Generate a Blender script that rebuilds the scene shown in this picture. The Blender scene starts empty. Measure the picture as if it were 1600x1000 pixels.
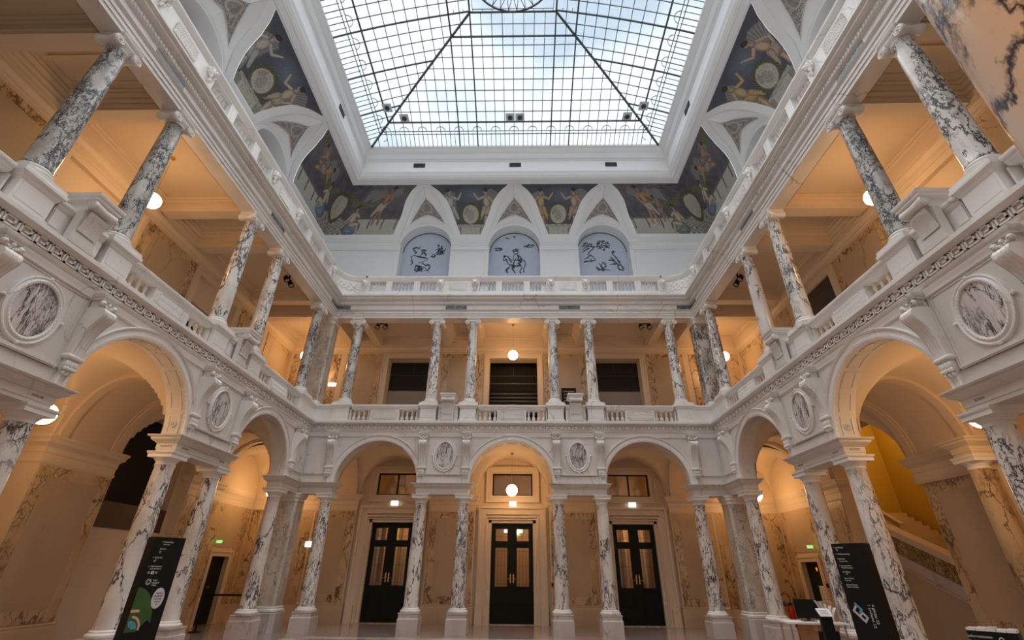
import bpy, math, random
from mathutils import Matrix, Vector
random.seed(7)
PI = math.pi
sc = bpy.context.scene
col = sc.collection

# ------------------------------------------------------------------ camera, world, exposure
cam_d = bpy.data.cameras.new('camera'); cam = bpy.data.objects.new('camera', cam_d); col.objects.link(cam)
cam_d.sensor_width = 36.0; cam_d.sensor_fit = 'HORIZONTAL'; cam_d.lens = 718.08 * 36 / 1600
cam_d.clip_start = 0.05; cam_d.clip_end = 300
_p, _r, _y = math.radians(28.455), math.radians(-0.569), math.radians(-1.217)
# yaw turns world by -yaw, then pitch, then roll
Rz = Matrix.Rotation(-_y, 4, 'Z'); Rx = Matrix.Rotation(math.radians(90) + _p, 4, 'X'); Rr = Matrix.Rotation(-_r, 4, 'Z')
cam.matrix_world = Matrix.Translation((0.30, 0, 1.6)) @ Rz @ Rx @ Rr
sc.camera = cam
sc.view_settings.view_transform = 'Standard'
try: sc.view_settings.look = 'None'
except Exception: pass
sc.view_settings.gamma = 1.0
sc.view_settings.use_curve_mapping = False
sc.view_settings.exposure = 0.0
sc.cycles.use_denoising = True
sc.cycles.max_bounces = 9
sc.cycles.diffuse_bounces = 5
sc.cycles.glossy_bounces = 3
sc.cycles.transparent_max_bounces = 12
sc.cycles.sample_clamp_indirect = 6.0
sc.cycles.caustics_reflective = False
sc.cycles.caustics_refractive = False

SKY = 1.32         # strength of the overcast sky above the glass roof
DAY = 5.2          # soft overcast daylight falling through the roof
LAMP = 40.0        # radiance of the glass globes

w = bpy.data.worlds.new('overcast_sky'); sc.world = w; w.use_nodes = True
nt = w.node_tree; nt.nodes.clear()
tc = nt.nodes.new('ShaderNodeTexCoord'); mp = nt.nodes.new('ShaderNodeMapping'); mp.inputs['Scale'].default_value = (2.2, 2.2, 2.2)
mp.inputs['Location'].default_value = (0.35, 0.1, 0.0)
nz = nt.nodes.new('ShaderNodeTexNoise'); nz.inputs['Scale'].default_value = 1.5; nz.inputs['Detail'].default_value = 3; nz.inputs['Roughness'].default_value = 0.45
cr = nt.nodes.new('ShaderNodeValToRGB')
cr.color_ramp.elements[0].position = 0.40; cr.color_ramp.elements[0].color = (0.52, 0.62, 0.72, 1)
cr.color_ramp.elements[1].position = 0.60; cr.color_ramp.elements[1].color = (0.95, 0.98, 1.0, 1)
bgn = nt.nodes.new('ShaderNodeBackground'); bgn.inputs['Strength'].default_value = SKY
wo = nt.nodes.new('ShaderNodeOutputWorld')
L = nt.links
L.new(tc.outputs['Generated'], mp.inputs['Vector']); L.new(mp.outputs['Vector'], nz.inputs['Vector'])
L.new(nz.outputs['Fac'], cr.inputs['Fac']); L.new(cr.outputs['Color'], bgn.inputs['Color']); L.new(bgn.outputs['Background'], wo.inputs['Surface'])

sun_d = bpy.data.lights.new('overcast_daylight', 'SUN'); sun_d.energy = DAY; sun_d.angle = math.radians(95); sun_d.color = (1.0, 0.985, 0.955)
sun_o = bpy.data.objects.new('overcast_daylight', sun_d); col.objects.link(sun_o); sun_o.rotation_euler = (math.radians(-6), 0, 0); sun_o.location = (0, 8, 30)

# ------------------------------------------------------------------ dimensions (metres)
W, D, YN = 6.68, 15.06, 0.77          # court wall faces: x = +-W, far y = D, near y = YN
YC = (D + YN) / 2
TH = 0.42                             # arcade wall thickness
SPR = 3.94                            # arch spring
ZL = 5.90                             # ledge top / gallery parapet foot
GD = 2.80                             # depth of outer gallery wall behind the court wall face
FZ = 5.85                             # upper gallery floor
CZ = 10.40                            # upper gallery ceiling
class Fr: pass
def frame(name, org, rot, a, b, c, Lh):
    f = Fr(); f.name = name; f.M = Matrix.Translation(org) @ Matrix.Rotation(rot, 4, 'Z')
    f.a, f.b, f.c, f.L = a, b, c, Lh
    f.r = a; f.bc = (b + c) / 2; f.rb = (c - b) / 2
    f.cols = [a + 0.155, b - 0.155, c + 0.19]
    f.bays = [(-f.bc, f.rb), (0.0, a), (f.bc, f.rb)]
    return f
BACK = frame('back', (0, D, 0), 0, 1.32, 2.97, 5.60, W)
LEFT = frame('left', (-W, YC, 0), PI / 2, 1.385, 3.255, 6.015, (D - YN) / 2)
RIGHT = frame('right', (W, YC, 0), -PI / 2, 1.385, 3.255, 6.015, (D - YN) / 2)
NEAR = frame('near', (0, YN, 0), PI, 1.32, 2.97, 5.60, W)
FRAMES = [BACK, LEFT, RIGHT]
ID = Matrix.Identity(4)

# ------------------------------------------------------------------ materials
MATS = {}
def mat(name):
    m = bpy.data.materials.new(name); m.use_nodes = True
    b = m.node_tree.nodes['Principled BSDF']; return m, m.node_tree, b
def plain(name, rgb, rough=0.6, metal=0.0, emit=None, es=0.0, spec=0.5, noise=0.0):
    m, n, b = mat(name)
    b.inputs['Base Color'].default_value = (*rgb, 1); b.inputs['Roughness'].default_value = rough
    b.inputs['Metallic'].default_value = metal; b.inputs['Specular IOR Level'].default_value = spec
    t = n.nodes.new('ShaderNodeTexCoord'); z = n.nodes.new('ShaderNodeTexNoise'); z.inputs['Scale'].default_value = 3.0; z.inputs['Detail'].default_value = 4
    mx = n.nodes.new('ShaderNodeMix'); mx.data_type = 'RGBA'
    mx.inputs[6].default_value = (*[c * (1 - noise) for c in rgb], 1); mx.inputs[7].default_value = (*[min(1, c * (1 + noise)) for c in rgb], 1)
    n.links.new(t.outputs['Object'], z.inputs['Vector']); n.links.new(z.outputs['Fac'], mx.inputs[0]); n.links.new(mx.outputs[2], b.inputs['Base Color'])
    if emit:
        b.inputs['Emission Color'].default_value = (*emit, 1); b.inputs['Emission Strength'].default_value = es
    MATS[name] = m; return m
def marble(name, base, tint, vein, scale=2.2, thick=0.05, cover=0.5, fine=1.0, rough=0.25, rand=True, stretch=(1, 1, 0.55), warp=0.55, bump=0.0):
    """white breccia marble: warped voronoi cell borders, gathered in clusters, each object its own patch"""
    m, n, b = mat(name); N = n.nodes; K = n.links
    t = N.new('ShaderNodeTexCoord'); mpn = N.new('ShaderNodeMapping'); mpn.inputs['Scale'].default_value = stretch
    K.new(t.outputs['Object'], mpn.inputs['Vector'])
    src = mpn.outputs['Vector']; rnd = None
    if rand:
        oi = N.new('ShaderNodeObjectInfo'); rnd = oi.outputs['Random']
        mu = N.new('ShaderNodeVectorMath'); mu.operation = 'MULTIPLY_ADD'
        cb = N.new('ShaderNodeCombineXYZ')
        for i in range(3): K.new(rnd, cb.inputs[i])
        mu.inputs[1].default_value = (37.3, 91.7, 53.1)
        K.new(cb.outputs[0], mu.inputs[0]); K.new(src, mu.inputs[2]); src = mu.outputs[0]
    nz = N.new('ShaderNodeTexNoise'); nz.inputs['Scale'].default_value = scale * 0.8; nz.inputs['Detail'].default_value = 7; nz.inputs['Roughness'].default_value = 0.68
    K.new(src, nz.inputs['Vector'])
    sb = N.new('ShaderNodeVectorMath'); sb.operation = 'SUBTRACT'; sb.inputs[1].default_value = (0.5, 0.5, 0.5); K.new(nz.outputs['Color'], sb.inputs[0])
    ad = N.new('ShaderNodeVectorMath'); ad.operation = 'MULTIPLY_ADD'; ad.inputs[1].default_value = (warp,) * 3; K.new(sb.outputs[0], ad.inputs[0]); K.new(src, ad.inputs[2])
    def veins(s, th):
        v = N.new('ShaderNodeTexVoronoi'); v.feature = 'DISTANCE_TO_EDGE'; v.inputs['Scale'].default_value = s; K.new(ad.outputs[0], v.inputs['Vector'])
        z = N.new('ShaderNodeTexNoise'); z.inputs['Scale'].default_value = s * 1.9; z.inputs['Detail'].default_value = 3; K.new(src, z.inputs['Vector'])
        w1 = N.new('ShaderNodeMapRange'); w1.inputs['From Min'].default_value = .36; w1.inputs['From Max'].default_value = .66; w1.inputs['To Min'].default_value = th * .12; w1.inputs['To Max'].default_value = th * 2.0
        K.new(z.outputs['Fac'], w1.inputs['Value'])
        r = N.new('ShaderNodeMapRange'); r.interpolation_type = 'SMOOTHSTEP'
        r.inputs['From Min'].default_value = 0; K.new(w1.outputs[0], r.inputs['From Max']); r.inputs['To Min'].default_value = 1; r.inputs['To Max'].default_value = 0
        K.new(v.outputs['Distance'], r.inputs['Value']); return r.outputs[0]
    def mask(s, lo, hi, off):
        z = N.new('ShaderNodeTexNoise'); z.inputs['Scale'].default_value = s; z.inputs['Detail'].default_value = 2
        o = N.new('ShaderNodeVectorMath'); o.operation = 'ADD'; o.inputs[1].default_value = off; K.new(src, o.inputs[0]); K.new(o.outputs[0], z.inputs['Vector'])
        r = N.new('ShaderNodeMapRange'); r.inputs['From Min'].default_value = lo; r.inputs['From Max'].default_value = hi; K.new(z.outputs['Fac'], r.inputs['Value'])
        return r.outputs[0]
    def mul(x, y):
        q = N.new('ShaderNodeMath'); q.operation = 'MULTIPLY'; K.new(x, q.inputs[0])
        if isinstance(y, float): q.inputs[1].default_value = y
        else: K.new(y, q.inputs[1])
        return q.outputs[0]
    def mxx(x, y):
        q = N.new('ShaderNodeMath'); q.operation = 'MAXIMUM'; K.new(x, q.inputs[0]); K.new(y, q.inputs[1]); return q.outputs[0]
    lo = 0.62 - cover * 0.3
    big = mul(veins(scale, thick), mask(scale * 0.45, lo - 0.04, lo + 0.05, (3, 5, 1)))
    sml = mul(veins(scale * 3.1, thick * 2.0), mask(scale * 0.55, lo + 0.02, lo + 0.10, (11, 2, 7)))
    sml = mul(sml, fine)
    hair = mul(mul(veins(scale * 1.7, thick * 0.35), mask(scale * 0.7, 0.35, 0.6, (1, 9, 4))), 0.45)
    f = mxx(mxx(big, sml), hair)
    base_mix = N.new('ShaderNodeMix'); base_mix.data_type = 'RGBA'; base_mix.inputs[6].default_value = (*base, 1); base_mix.inputs[7].default_value = (*tint, 1)
    K.new(mask(scale * 0.9, 0.38, 0.66, (7, 7, 3)), base_mix.inputs[0])
    fin = N.new('ShaderNodeMix'); fin.data_type = 'RGBA'; K.new(f, fin.inputs[0]); K.new(base_mix.outputs[2], fin.inputs[6]); fin.inputs[7].default_value = (*vein, 1)
    K.new(fin.outputs[2], b.inputs['Base Color'])
    b.inputs['Roughness'].default_value = rough
    MATS[name] = m; return m
M_COL = marble('breccia_marble', (0.80, 0.76, 0.72), (0.62, 0.56, 0.51), (0.04, 0.038, 0.05), 2.5, 0.055, 0.60, 1.0, 0.16, stretch=(1, 1, 0.42), warp=0.85)
M_COLD = marble('dark_breccia_marble', (0.70, 0.67, 0.63), (0.42, 0.38, 0.34), (0.03, 0.035, 0.045), 3.3, 0.075, 0.74, 1.0, 0.16, warp=0.9)
M_NEAR = marble('lamp_tinted_breccia_marble', (0.88, 0.75, 0.62), (0.80, 0.62, 0.48), (0.05, 0.045, 0.07), 2.1, 0.06, 0.85, 1.0, 0.16, rand=False, warp=1.0)  # peach base carries the warm lamplight on the near columns
M_PIER = marble('grey_pier_marble', (0.66, 0.60, 0.51), (0.50, 0.44, 0.36), (0.16, 0.14, 0.12), 3.0, 0.035, 0.6, 0.8, 0.25, warp=0.9)
M_OVAL = marble('oval_marble', (0.72, 0.66, 0.63), (0.60, 0.53, 0.51), (0.05, 0.045, 0.055), 5.0, 0.075, 0.75, 0.8, 0.2, stretch=(1.3, 1, 0.30), warp=0.45)
M_PLINTH = marble('pink_plinth_marble', (0.62, 0.56, 0.53), (0.52, 0.46, 0.43), (0.36, 0.32, 0.31), 1.7, 0.03, 0.35, 0.3, 0.3)
M_CARV = marble('pale_carved_marble', (0.74, 0.70, 0.66), (0.66, 0.62, 0.575), (0.42, 0.37, 0.34), 1.1, 0.02, 0.30, 0.25, 0.42)
M_WHT = marble('white_carved_marble', (0.84, 0.81, 0.78), (0.77, 0.74, 0.71), (0.52, 0.50, 0.50), 1.2, 0.015, 0.25, 0.2, 0.4)
M_WVEIN = marble('veined_wall_marble', (0.60, 0.46, 0.30), (0.48, 0.34, 0.19), (0.10, 0.06, 0.035), 2.6, 0.055, 0.55, 0.8, 0.3)
M_WPAN = marble('plain_wall_marble', (0.50, 0.395, 0.275), (0.45, 0.35, 0.235), (0.32, 0.23, 0.15), 1.2, 0.02, 0.2, 0.2, 0.3)
M_FRIEZE = marble('green_frieze_marble', (0.10, 0.125, 0.125), (0.07, 0.09, 0.095), (0.28, 0.30, 0.28), 5, 0.05, 0.5, 0.4, 0.25)
M_STUC = plain('cream_stucco', (0.66, 0.545, 0.405), 0.7, noise=0.03)
M_STUW = plain('white_stucco', (0.80, 0.79, 0.78), 0.6, noise=0.02)
M_TRIMW = plain('warm_white_trim', (0.68, 0.57, 0.44), 0.55, noise=0.03)
M_GREEK = plain('frieze_ground_stone', (0.50, 0.43, 0.385), 0.6, noise=0.05)
M_BLACK = plain('black_lacquer', (0.008, 0.009, 0.008), 0.5, spec=0.2)
M_DOOR = plain('dark_green_door_paint', (0.007, 0.010, 0.007), 0.4, spec=0.2, noise=0.1)
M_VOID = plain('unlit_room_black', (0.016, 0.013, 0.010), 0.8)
M_DGREY = plain('dark_grey_panel', (0.045, 0.043, 0.038), 0.5)
M_BRASS = plain('brass', (0.75, 0.52, 0.18), 0.25, metal=1.0)
M_CHROME = plain('steel', (0.55, 0.55, 0.56), 0.3, metal=1.0)
M_BAR = plain('painted_steel_bar', (0.055, 0.068, 0.075), 0.5)
M_BAR2 = plain('thin_glazing_bar', (0.10, 0.12, 0.13), 0.5)
M_WHITE = plain('white_paper', (0.85, 0.85, 0.86), 0.6)
M_RED = plain('fire_red_paint', (0.55, 0.03, 0.02), 0.35)
M_LUN = plain('grey_lunette_panel', (0.30, 0.30, 0.31), 0.6)
M_CARD = plain('brown_cardboard', (0.42, 0.26, 0.13), 0.8, noise=0.06)
M_SPKG = plain('grey_speaker_plate', (0.60, 0.62, 0.64), 0.6)
M_YEL = plain('ochre_stair_hall_paint', (0.62, 0.44, 0.055), 0.7, noise=0.03)
M_ROOM = plain('taupe_interior_panel', (0.33, 0.28, 0.24), 0.6)
M_INK = plain('ink_line', (0.035, 0.045, 0.06), 0.7)
M_SHEET = plain('pale_blue_printed_sheet', (0.50, 0.56, 0.65), 0.6, noise=0.06)
M_WRIT = plain('white_lettering', (0.75, 0.74, 0.70), 0.6)
M_ENGR = plain('engraved_letter_shadow_stone', (0.13, 0.085, 0.07), 0.7)
M_GREEN = plain('green_poster_print', (0.035, 0.105, 0.02), 0.4, noise=0.6)
M_BLUEP = plain('blue_poster_print', (0.10, 0.30, 0.42), 0.4, noise=0.3)
M_PEACH = plain('salmon_poster_print', (0.70, 0.38, 0.27), 0.4)
M_LILAC = plain('pale_lilac_poster_disc', (0.62, 0.58, 0.66), 0.4)
M_REDLED = plain('red_lit_number', (0.6, 0.1, 0.02), 0.4, emit=(1, 0.16, 0.03), es=3)
M_GLOBE = plain('lit_opal_globe', (0.9, 0.85, 0.8), 0.4, emit=(1.0, 0.56, 0.24), es=LAMP)
M_EXIT = plain('lit_white_sign', (0.9, 0.9, 0.9), 0.4, emit=(1, 0.97, 0.9), es=1.5)
M_EXITG = plain('lit_green_sign', (0.3, 0.9, 0.3), 0.4, emit=(0.35, 1.0, 0.25), es=0.9)
M_SPOTG = plain('spotlight_lens', (0.5, 0.42, 0.33), 0.15)
M_BALGOLD = marble('gold_pierced_breccia', (0.70, 0.52, 0.24), (0.42, 0.28, 0.12), (0.06, 0.035, 0.02), 8, 0.10, 1.0, 1.0, 0.25)
def floor_mat():
    m, n, b = mat('polished_floor_marble'); N = n.nodes; K = n.links
    t = N.new('ShaderNodeTexCoord'); br = N.new('ShaderNodeTexBrick'); br.inputs['Scale'].default_value = 1.0
    br.offset = 0.0; br.inputs['Brick Width'].default_value = 0.8; br.inputs['Row Height'].default_value = 0.8; br.inputs['Mortar Size'].default_value = 0.006
    br.inputs['Color1'].default_value = (0.52, 0.36, 0.29, 1); br.inputs['Color2'].default_value = (0.36, 0.33, 0.33, 1); br.inputs['Mortar'].default_value = (0.2, 0.15, 0.13, 1)
    nz = N.new('ShaderNodeTexNoise'); nz.inputs['Scale'].default_value = 2.5; nz.inputs['Detail'].default_value = 6
    mx = N.new('ShaderNodeMix'); mx.data_type = 'RGBA'; mx.blend_type = 'MULTIPLY'; mx.inputs[0].default_value = 0.5
    K.new(t.outputs['Object'], br.inputs['Vector']); K.new(t.outputs['Object'], nz.inputs['Vector'])
    K.new(br.outputs['Color'], mx.inputs[6]); K.new(nz.outputs['Color'], mx.inputs[7]); K.new(mx.outputs[2], b.inputs['Base Color'])
    b.inputs['Roughness'].default_value = 0.14; return m
M_FLOOR = floor_mat()
def glass_mat(name, tint, gl=0.08):
    m = bpy.data.materials.new(name); m.use_nodes = True; n = m.node_tree; n.nodes.clear()
    o = n.nodes.new('ShaderNodeOutputMaterial'); tr = n.nodes.new('ShaderNodeBsdfTransparent'); tr.inputs[0].default_value = (*tint, 1)
    g = n.nodes.new('ShaderNodeBsdfGlossy'); g.inputs['Roughness'].default_value = 0.05; mx = n.nodes.new('ShaderNodeMixShader'); mx.inputs[0].default_value = gl
    n.links.new(tr.outputs[0], mx.inputs[1]); n.links.new(g.outputs[0], mx.inputs[2]); n.links.new(mx.outputs[0], o.inputs[0]); return m
M_GLASS = glass_mat('roof_glass', (0.93, 0.97, 1.0), 0.05)
M_PANE = glass_mat('door_pane_glass', (0.75, 0.72, 0.65), 0.10)
def vcol_mat(name, rough=0.75):
    m, n, b = mat(name); a = n.nodes.new('ShaderNodeVertexColor'); a.layer_name = 'Col'
    n.links.new(a.outputs['Color'], b.inputs['Base Color']); b.inputs['Roughness'].default_value = rough; return m
M_FRESCO = vcol_mat('painted_canvas')

# ------------------------------------------------------------------ mesh builder
class MB:
    def __init__(s): s.v = []; s.f = []; s.c = None
    def add(s, vs, fs):
        o = len(s.v); s.v += [tuple(p) for p in vs]; s.f += [tuple(i + o for i in q) for q in fs]; return s
    def box(s, x0, y0, z0, x1, y1, z1):
        if x0 > x1: x0, x1 = x1, x0
        if y0 > y1: y0, y1 = y1, y0
        if z0 > z1: z0, z1 = z1, z0
        return s.add([(x0, y0, z0), (x1, y0, z0), (x1, y1, z0), (x0, y1, z0), (x0, y0, z1), (x1, y0, z1), (x1, y1, z1), (x0, y1, z1)],
                     [(0, 3, 2, 1), (4, 5, 6, 7), (0, 1, 5, 4), (1, 2, 6, 5), (2, 3, 7, 6), (3, 0, 4, 7)])
    def quad(s, a, b, c, d): return s.add([a, b, c, d], [(0, 1, 2, 3)])
    def lathe(s, prof, n=32, cx=0, cy=0, cap=True, ph=0.0):
        vs = []; fs = []; m = len(prof)
        for r, z in prof:
            for k in range(n):
                t = 2 * PI * k / n + ph; vs.append((cx + r * math.cos(t), cy + r * math.sin(t), z))
        for i in range(m - 1):
            for k in range(n):
                k2 = (k + 1) % n; fs.append((i * n + k, i * n + k2, (i + 1) * n + k2, (i + 1) * n + k))
        if cap: fs.append(tuple(reversed(range(n)))); fs.append(tuple((m - 1) * n + k for k in range(n)))
        return s.add(vs, fs)
    def mold(s, poly, prof, cap=True, closed=True):
        """sweep profile (outward offset, z) round a polygon given counter-clockwise, with mitred corners"""
        n = len(poly); offs = []
        for i in range(n):
            p = Vector(poly[i]); a = Vector(poly[i - 1]); b = Vector(poly[(i + 1) % n])
            e1 = (p - a); e2 = (b - p)
            if not closed and i == 0: e1 = e2
            if not closed and i == n - 1: e2 = e1
            e1.normalize(); e2.normalize()
            n1 = Vector((e1.y, -e1.x)); n2 = Vector((e2.y, -e2.x)); offs.append((n1 + n2) / (1 + n1.dot(n2)))
        vs = []; fs = []
        for d, z in prof:
            for i in range(n): q = Vector(poly[i]) + offs[i] * d; vs.append((q.x, q.y, z))
        for j in range(len(prof) - 1):
            for i in range(n if closed else n - 1):
                i2 = (i + 1) % n; fs.append((j * n + i, j * n + i2, (j + 1) * n + i2, (j + 1) * n + i))
        if cap and closed: fs.append(tuple(reversed(range(n)))); fs.append(tuple((len(prof) - 1) * n + i for i in range(n)))
        return s.add(vs, fs)
    def grid(s, fn, nu, nv):
        vs = [fn(i / nu, j / nv) for j in range(nv + 1) for i in range(nu + 1)]
        fs = [(j * (nu + 1) + i, j * (nu + 1) + i + 1, (j + 1) * (nu + 1) + i + 1, (j + 1) * (nu + 1) + i) for j in range(nv) for i in range(nu)]
        return s.add(vs, fs)
    def tube(s, path, r, n=8, cap=True):
        P = [Vector(p) for p in path]; vs = []; fs = []; m = len(P)
        for i, p in enumerate(P):
            t = (P[min(i + 1, m - 1)] - P[max(i - 1, 0)]).normalized()
            a = t.orthogonal().normalized() if i == 0 else (a0 - t * a0.dot(t)).normalized()
            a0 = a; b = t.cross(a); rr = r[i] if isinstance(r, (list, tuple)) else r
            for k in range(n): th = 2 * PI * k / n; vs.append(p + a * (rr * math.cos(th)) + b * (rr * math.sin(th)))
        for i in range(m - 1):
            for k in range(n): k2 = (k + 1) % n; fs.append((i * n + k, i * n + k2, (i + 1) * n + k2, (i + 1) * n + k))
        if cap: fs.append(tuple(reversed(range(n)))); fs.append(tuple((m - 1) * n + k for k in range(n)))
        return s.add(vs, fs)
    def ball(s, c, rx, ry=None, rz=None, n=10, m=6):
        ry = rx if ry is None else ry; rz = rx if rz is None else rz; vs = [(c[0], c[1], c[2] - rz)]; fs = []
        for j in range(1, m):
            ph = -PI / 2 + PI * j / m
            for k in range(n): th = 2 * PI * k / n; vs.append((c[0] + rx * math.cos(ph) * math.cos(th), c[1] + ry * math.cos(ph) * math.sin(th), c[2] + rz * math.sin(ph)))
        vs.append((c[0], c[1], c[2] + rz)); t = len(vs) - 1
        for k in range(n):
            k2 = (k + 1) % n; fs.append((0, 1 + k2, 1 + k)); fs.append((t, t - n + k, t - n + k2))
            for j in range(m - 2): fs.append((1 + j * n + k, 1 + j * n + k2, 1 + (j + 1) * n + k2, 1 + (j + 1) * n + k))
        return s.add(vs, fs)
    def arch(s, uc, zc, r, prof, n=40, a0=0.0, a1=PI, closed_prof=False):
        """sweep profile (radial offset, v) along an arc in the wall plane"""
        vs = []; fs = []; m = len(prof)
        for i in range(n + 1):
            t = a0 + (a1 - a0) * i / n
            for dr, v in prof: vs.append((uc + (r + dr) * math.cos(t), v, zc + (r + dr) * math.sin(t)))
        for i in range(n):
            for j in range(m if closed_prof else m - 1):
                j2 = (j + 1) % m; fs.append((i * m + j, i * m + j2, (i + 1) * m + j2, (i + 1) * m + j))
        return s.add(vs, fs)
    def prism(s, pts, ax, lo, hi):
        """extrude a 2-D outline; ax='y': pts are (x,z); ax='x': pts are (y,z); ax='z': pts are (x,y)"""
        n = len(pts)
        mk = {'y': lambda p, h: (p[0], h, p[1]), 'x': lambda p, h: (h, p[0], p[1]), 'z': lambda p, h: (p[0], p[1], h)}[ax]
        return s.add([mk(p, lo) for p in pts] + [mk(p, hi) for p in pts],
                     [tuple(range(n)), tuple(reversed(range(n, 2 * n)))] + [(i, (i + 1) % n, n + (i + 1) % n, n + i) for i in range(n)])
    def xf(s, M):
        s.v = [tuple(M @ Vector(p)) for p in s.v]; return s
    def mesh(s, name, m, smooth=35):
        me = bpy.data.meshes.new(name); me.from_pydata(s.v, [], s.f); me.materials.append(m)
        if smooth:
            me.polygons.foreach_set('use_smooth', [True] * len(me.polygons)); me.update()
            me.set_sharp_from_angle(angle=math.radians(smooth))
        if s.c:
            ca = me.color_attributes.new('Col', 'FLOAT_COLOR', 'POINT'); flat = []
            for q in s.c: flat += [q[0], q[1], q[2], 1.0]
            ca.data.foreach_set('color', flat)
        me.update(); return me
    def build(s, name, m, parent=None, M=None, smooth=35):
        o = bpy.data.objects.new(name, s.mesh(name, m, smooth)); col.objects.link(o)
        if parent is not None: o.parent = parent
        if M is not None: o.matrix_local = M
        return o
def runx(b, x0, x1, prof, y0, y1):
    return b.prism([(y0 - d, z) for d, z in prof] + [(y1 + d, z) for d, z in reversed(prof)], 'x', x0, x1)
def put(name, me, parent=None, M=None):
    o = bpy.data.objects.new(name, me); col.objects.link(o)
    if parent is not None: o.parent = parent
    if M is not None: o.matrix_local = M
    return o
def tag(o, label=None, cat=None, group=None, kind=None):
    if label: o['label'] = label
    if cat: o['category'] = cat
    if group: o['group'] = group
    if kind: o['kind'] = kind
    return o
def empty(name, M, label, cat, group=None):
    o = bpy.data.objects.new(name, None); o.empty_display_size = 0.1; col.objects.link(o); o.matrix_world = M
    return tag(o, label, cat, group)
def struct(o): o['kind'] = 'structure'; return o
def T(x, y, z): return Matrix.Translation((x, y, z))
def sgn(x): return 1 if x >= 0 else -1
SIDE = {'back': 'far', 'left': 'left', 'right': 'right', 'near': 'near'}
WALLN = {'back': 'wall_back', 'left': 'wall_left', 'right': 'wall_right', 'near': 'wall_near'}
# position words along each side, from the far corner towards the camera for the two long sides
def along(f, u):
    """is u nearer the far corner?  returns signed distance from the far end"""
    if f.name == 'back': return u
    if f.name == 'left': return -u      # local +u runs away from the camera
    return u                            # right: local +u runs towards the camera

# ------------------------------------------------------------------ large structure: floors, walls, vaults
XO, YO = W + GD, D + GD               # outer faces of the galleries: +-9.48, 17.86
YO2 = 2 * YC - YO
def rect(d):                          # the court rectangle grown by d, counter-clockwise
    return [(-W - d, YN - d), (W + d, YN - d), (W + d, D + d), (-W - d, D + d)]
b = MB(); b.box(-14.5, YO2 - 0.5, -0.12, 15, 22, 0.0)
struct(b.build('floor', M_FLOOR))
for nm, dk in (('floor', 0),):
    b = MB()                          # dark inlaid band along the foot of the arcades
    b.box(-5.3, 14.05, 0.0, 5.3, 14.40, 0.003); b.box(-5.75, 2.0, 0.0, -5.4, 14.0, 0.003); b.box(5.4, 2.0, 0.0, 5.75, 14.0, 0.003)
    struct(b.build('floor', M_PIER))

def arcade_wall(f):
    b = MB(); TOP = 5.50
    segs = [(f.a, f.b), (-f.b, -f.a), (f.c, f.L if f.name in ('back', 'near') else f.L + 0.0), (-f.L, -f.c)]
    for u0, u1 in segs: b.box(u0, 0, SPR, u1, TH, TOP)
    if f.name in ('back', 'near'):     # carry the wall on to the corner
        b.box(f.L, 0, SPR, f.L + TH, TH, TOP); b.box(-f.L - TH, 0, SPR, -f.L, TH, TOP)
    for uc, r in f.bays:
        n = 40; vs = []; fs = []
        for i in range(n + 1):
            t = PI * i / n; u = uc + r * math.cos(t); z = SPR + r * math.sin(t)
            vs += [(u, 0, z), (u, 0, TOP), (u, TH, z), (u, TH, TOP)]
        for i in range(n):
            o = i * 4; p = o + 4
            fs += [(o, o + 1, p + 1, p), (o + 2, p + 2, p + 3, o + 3), (o, p, p + 2, o + 2)]
        b.add(vs, fs)
    o = b.build(WALLN[f.name], M_CARV, M=f.M); struct(o); return o
for f in FRAMES + [NEAR]: arcade_wall(f)

# gallery floor slab and court cornice, one ring each
b = MB(); b.mold(rect(0.02), [(0, 5.50), (GD + 0.6, 5.50), (GD + 0.6, FZ), (0, FZ), (0, 5.50)], cap=False)
struct(b.build('floor', M_TRIMW))
b = MB()
b.mold(rect(0), [(0.0, 5.38), (-0.035, 5.40), (-0.035, 5.44), (-0.05, 5.47), (-0.05, 5.52), (-0.075, 5.55), (-0.09, 5.585), (-0.09, 5.60)], cap=False)
b.mold(rect(0), [(-0.09, 5.755), (-0.11, 5.77), (-0.14, 5.785), (-0.165, 5.80), (-0.18, 5.82), (-0.18, 5.89), (0.55, 5.90)], cap=False)
struct(b.build('trim_1', M_WHT))
b = MB(); b.mold(rect(0), [(-0.085, 5.595), (-0.085, 5.76)], cap=False)
struct(b.build('trim_2', M_GREEK))

# greek key running round the court
def greek(f):
    b = MB(); P = 0.235; Lh = f.L - 0.05; n = int(2 * Lh / P); P = 2 * Lh / n; v0, v1 = -0.086, -0.104; t = 0.021
    z0 = 5.606
    for i in range(n):
        u = -Lh + i * P; k = P / 8.0; h = 0.022
        def bar(x0, y0, x1, y1): b.box(u + x0 * k, v1, z0 + y0 * h, u + x1 * k, v0, z0 + y1 * h)
        bar(0, 0, 7, 1); bar(0, 0, 1, 6.6); bar(0, 5.6, 5.6, 6.6); bar(4.6, 2.2, 5.6, 6.6); bar(2.2, 2.2, 5.6, 3.2); bar(6.6, 0, 7.4, 6.6); bar(6.6, 5.6, 8.3, 6.6)
    struct(b.build('trim_3', M_WHT, M=f.M, smooth=0))
for f in FRAMES: greek(f)

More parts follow.
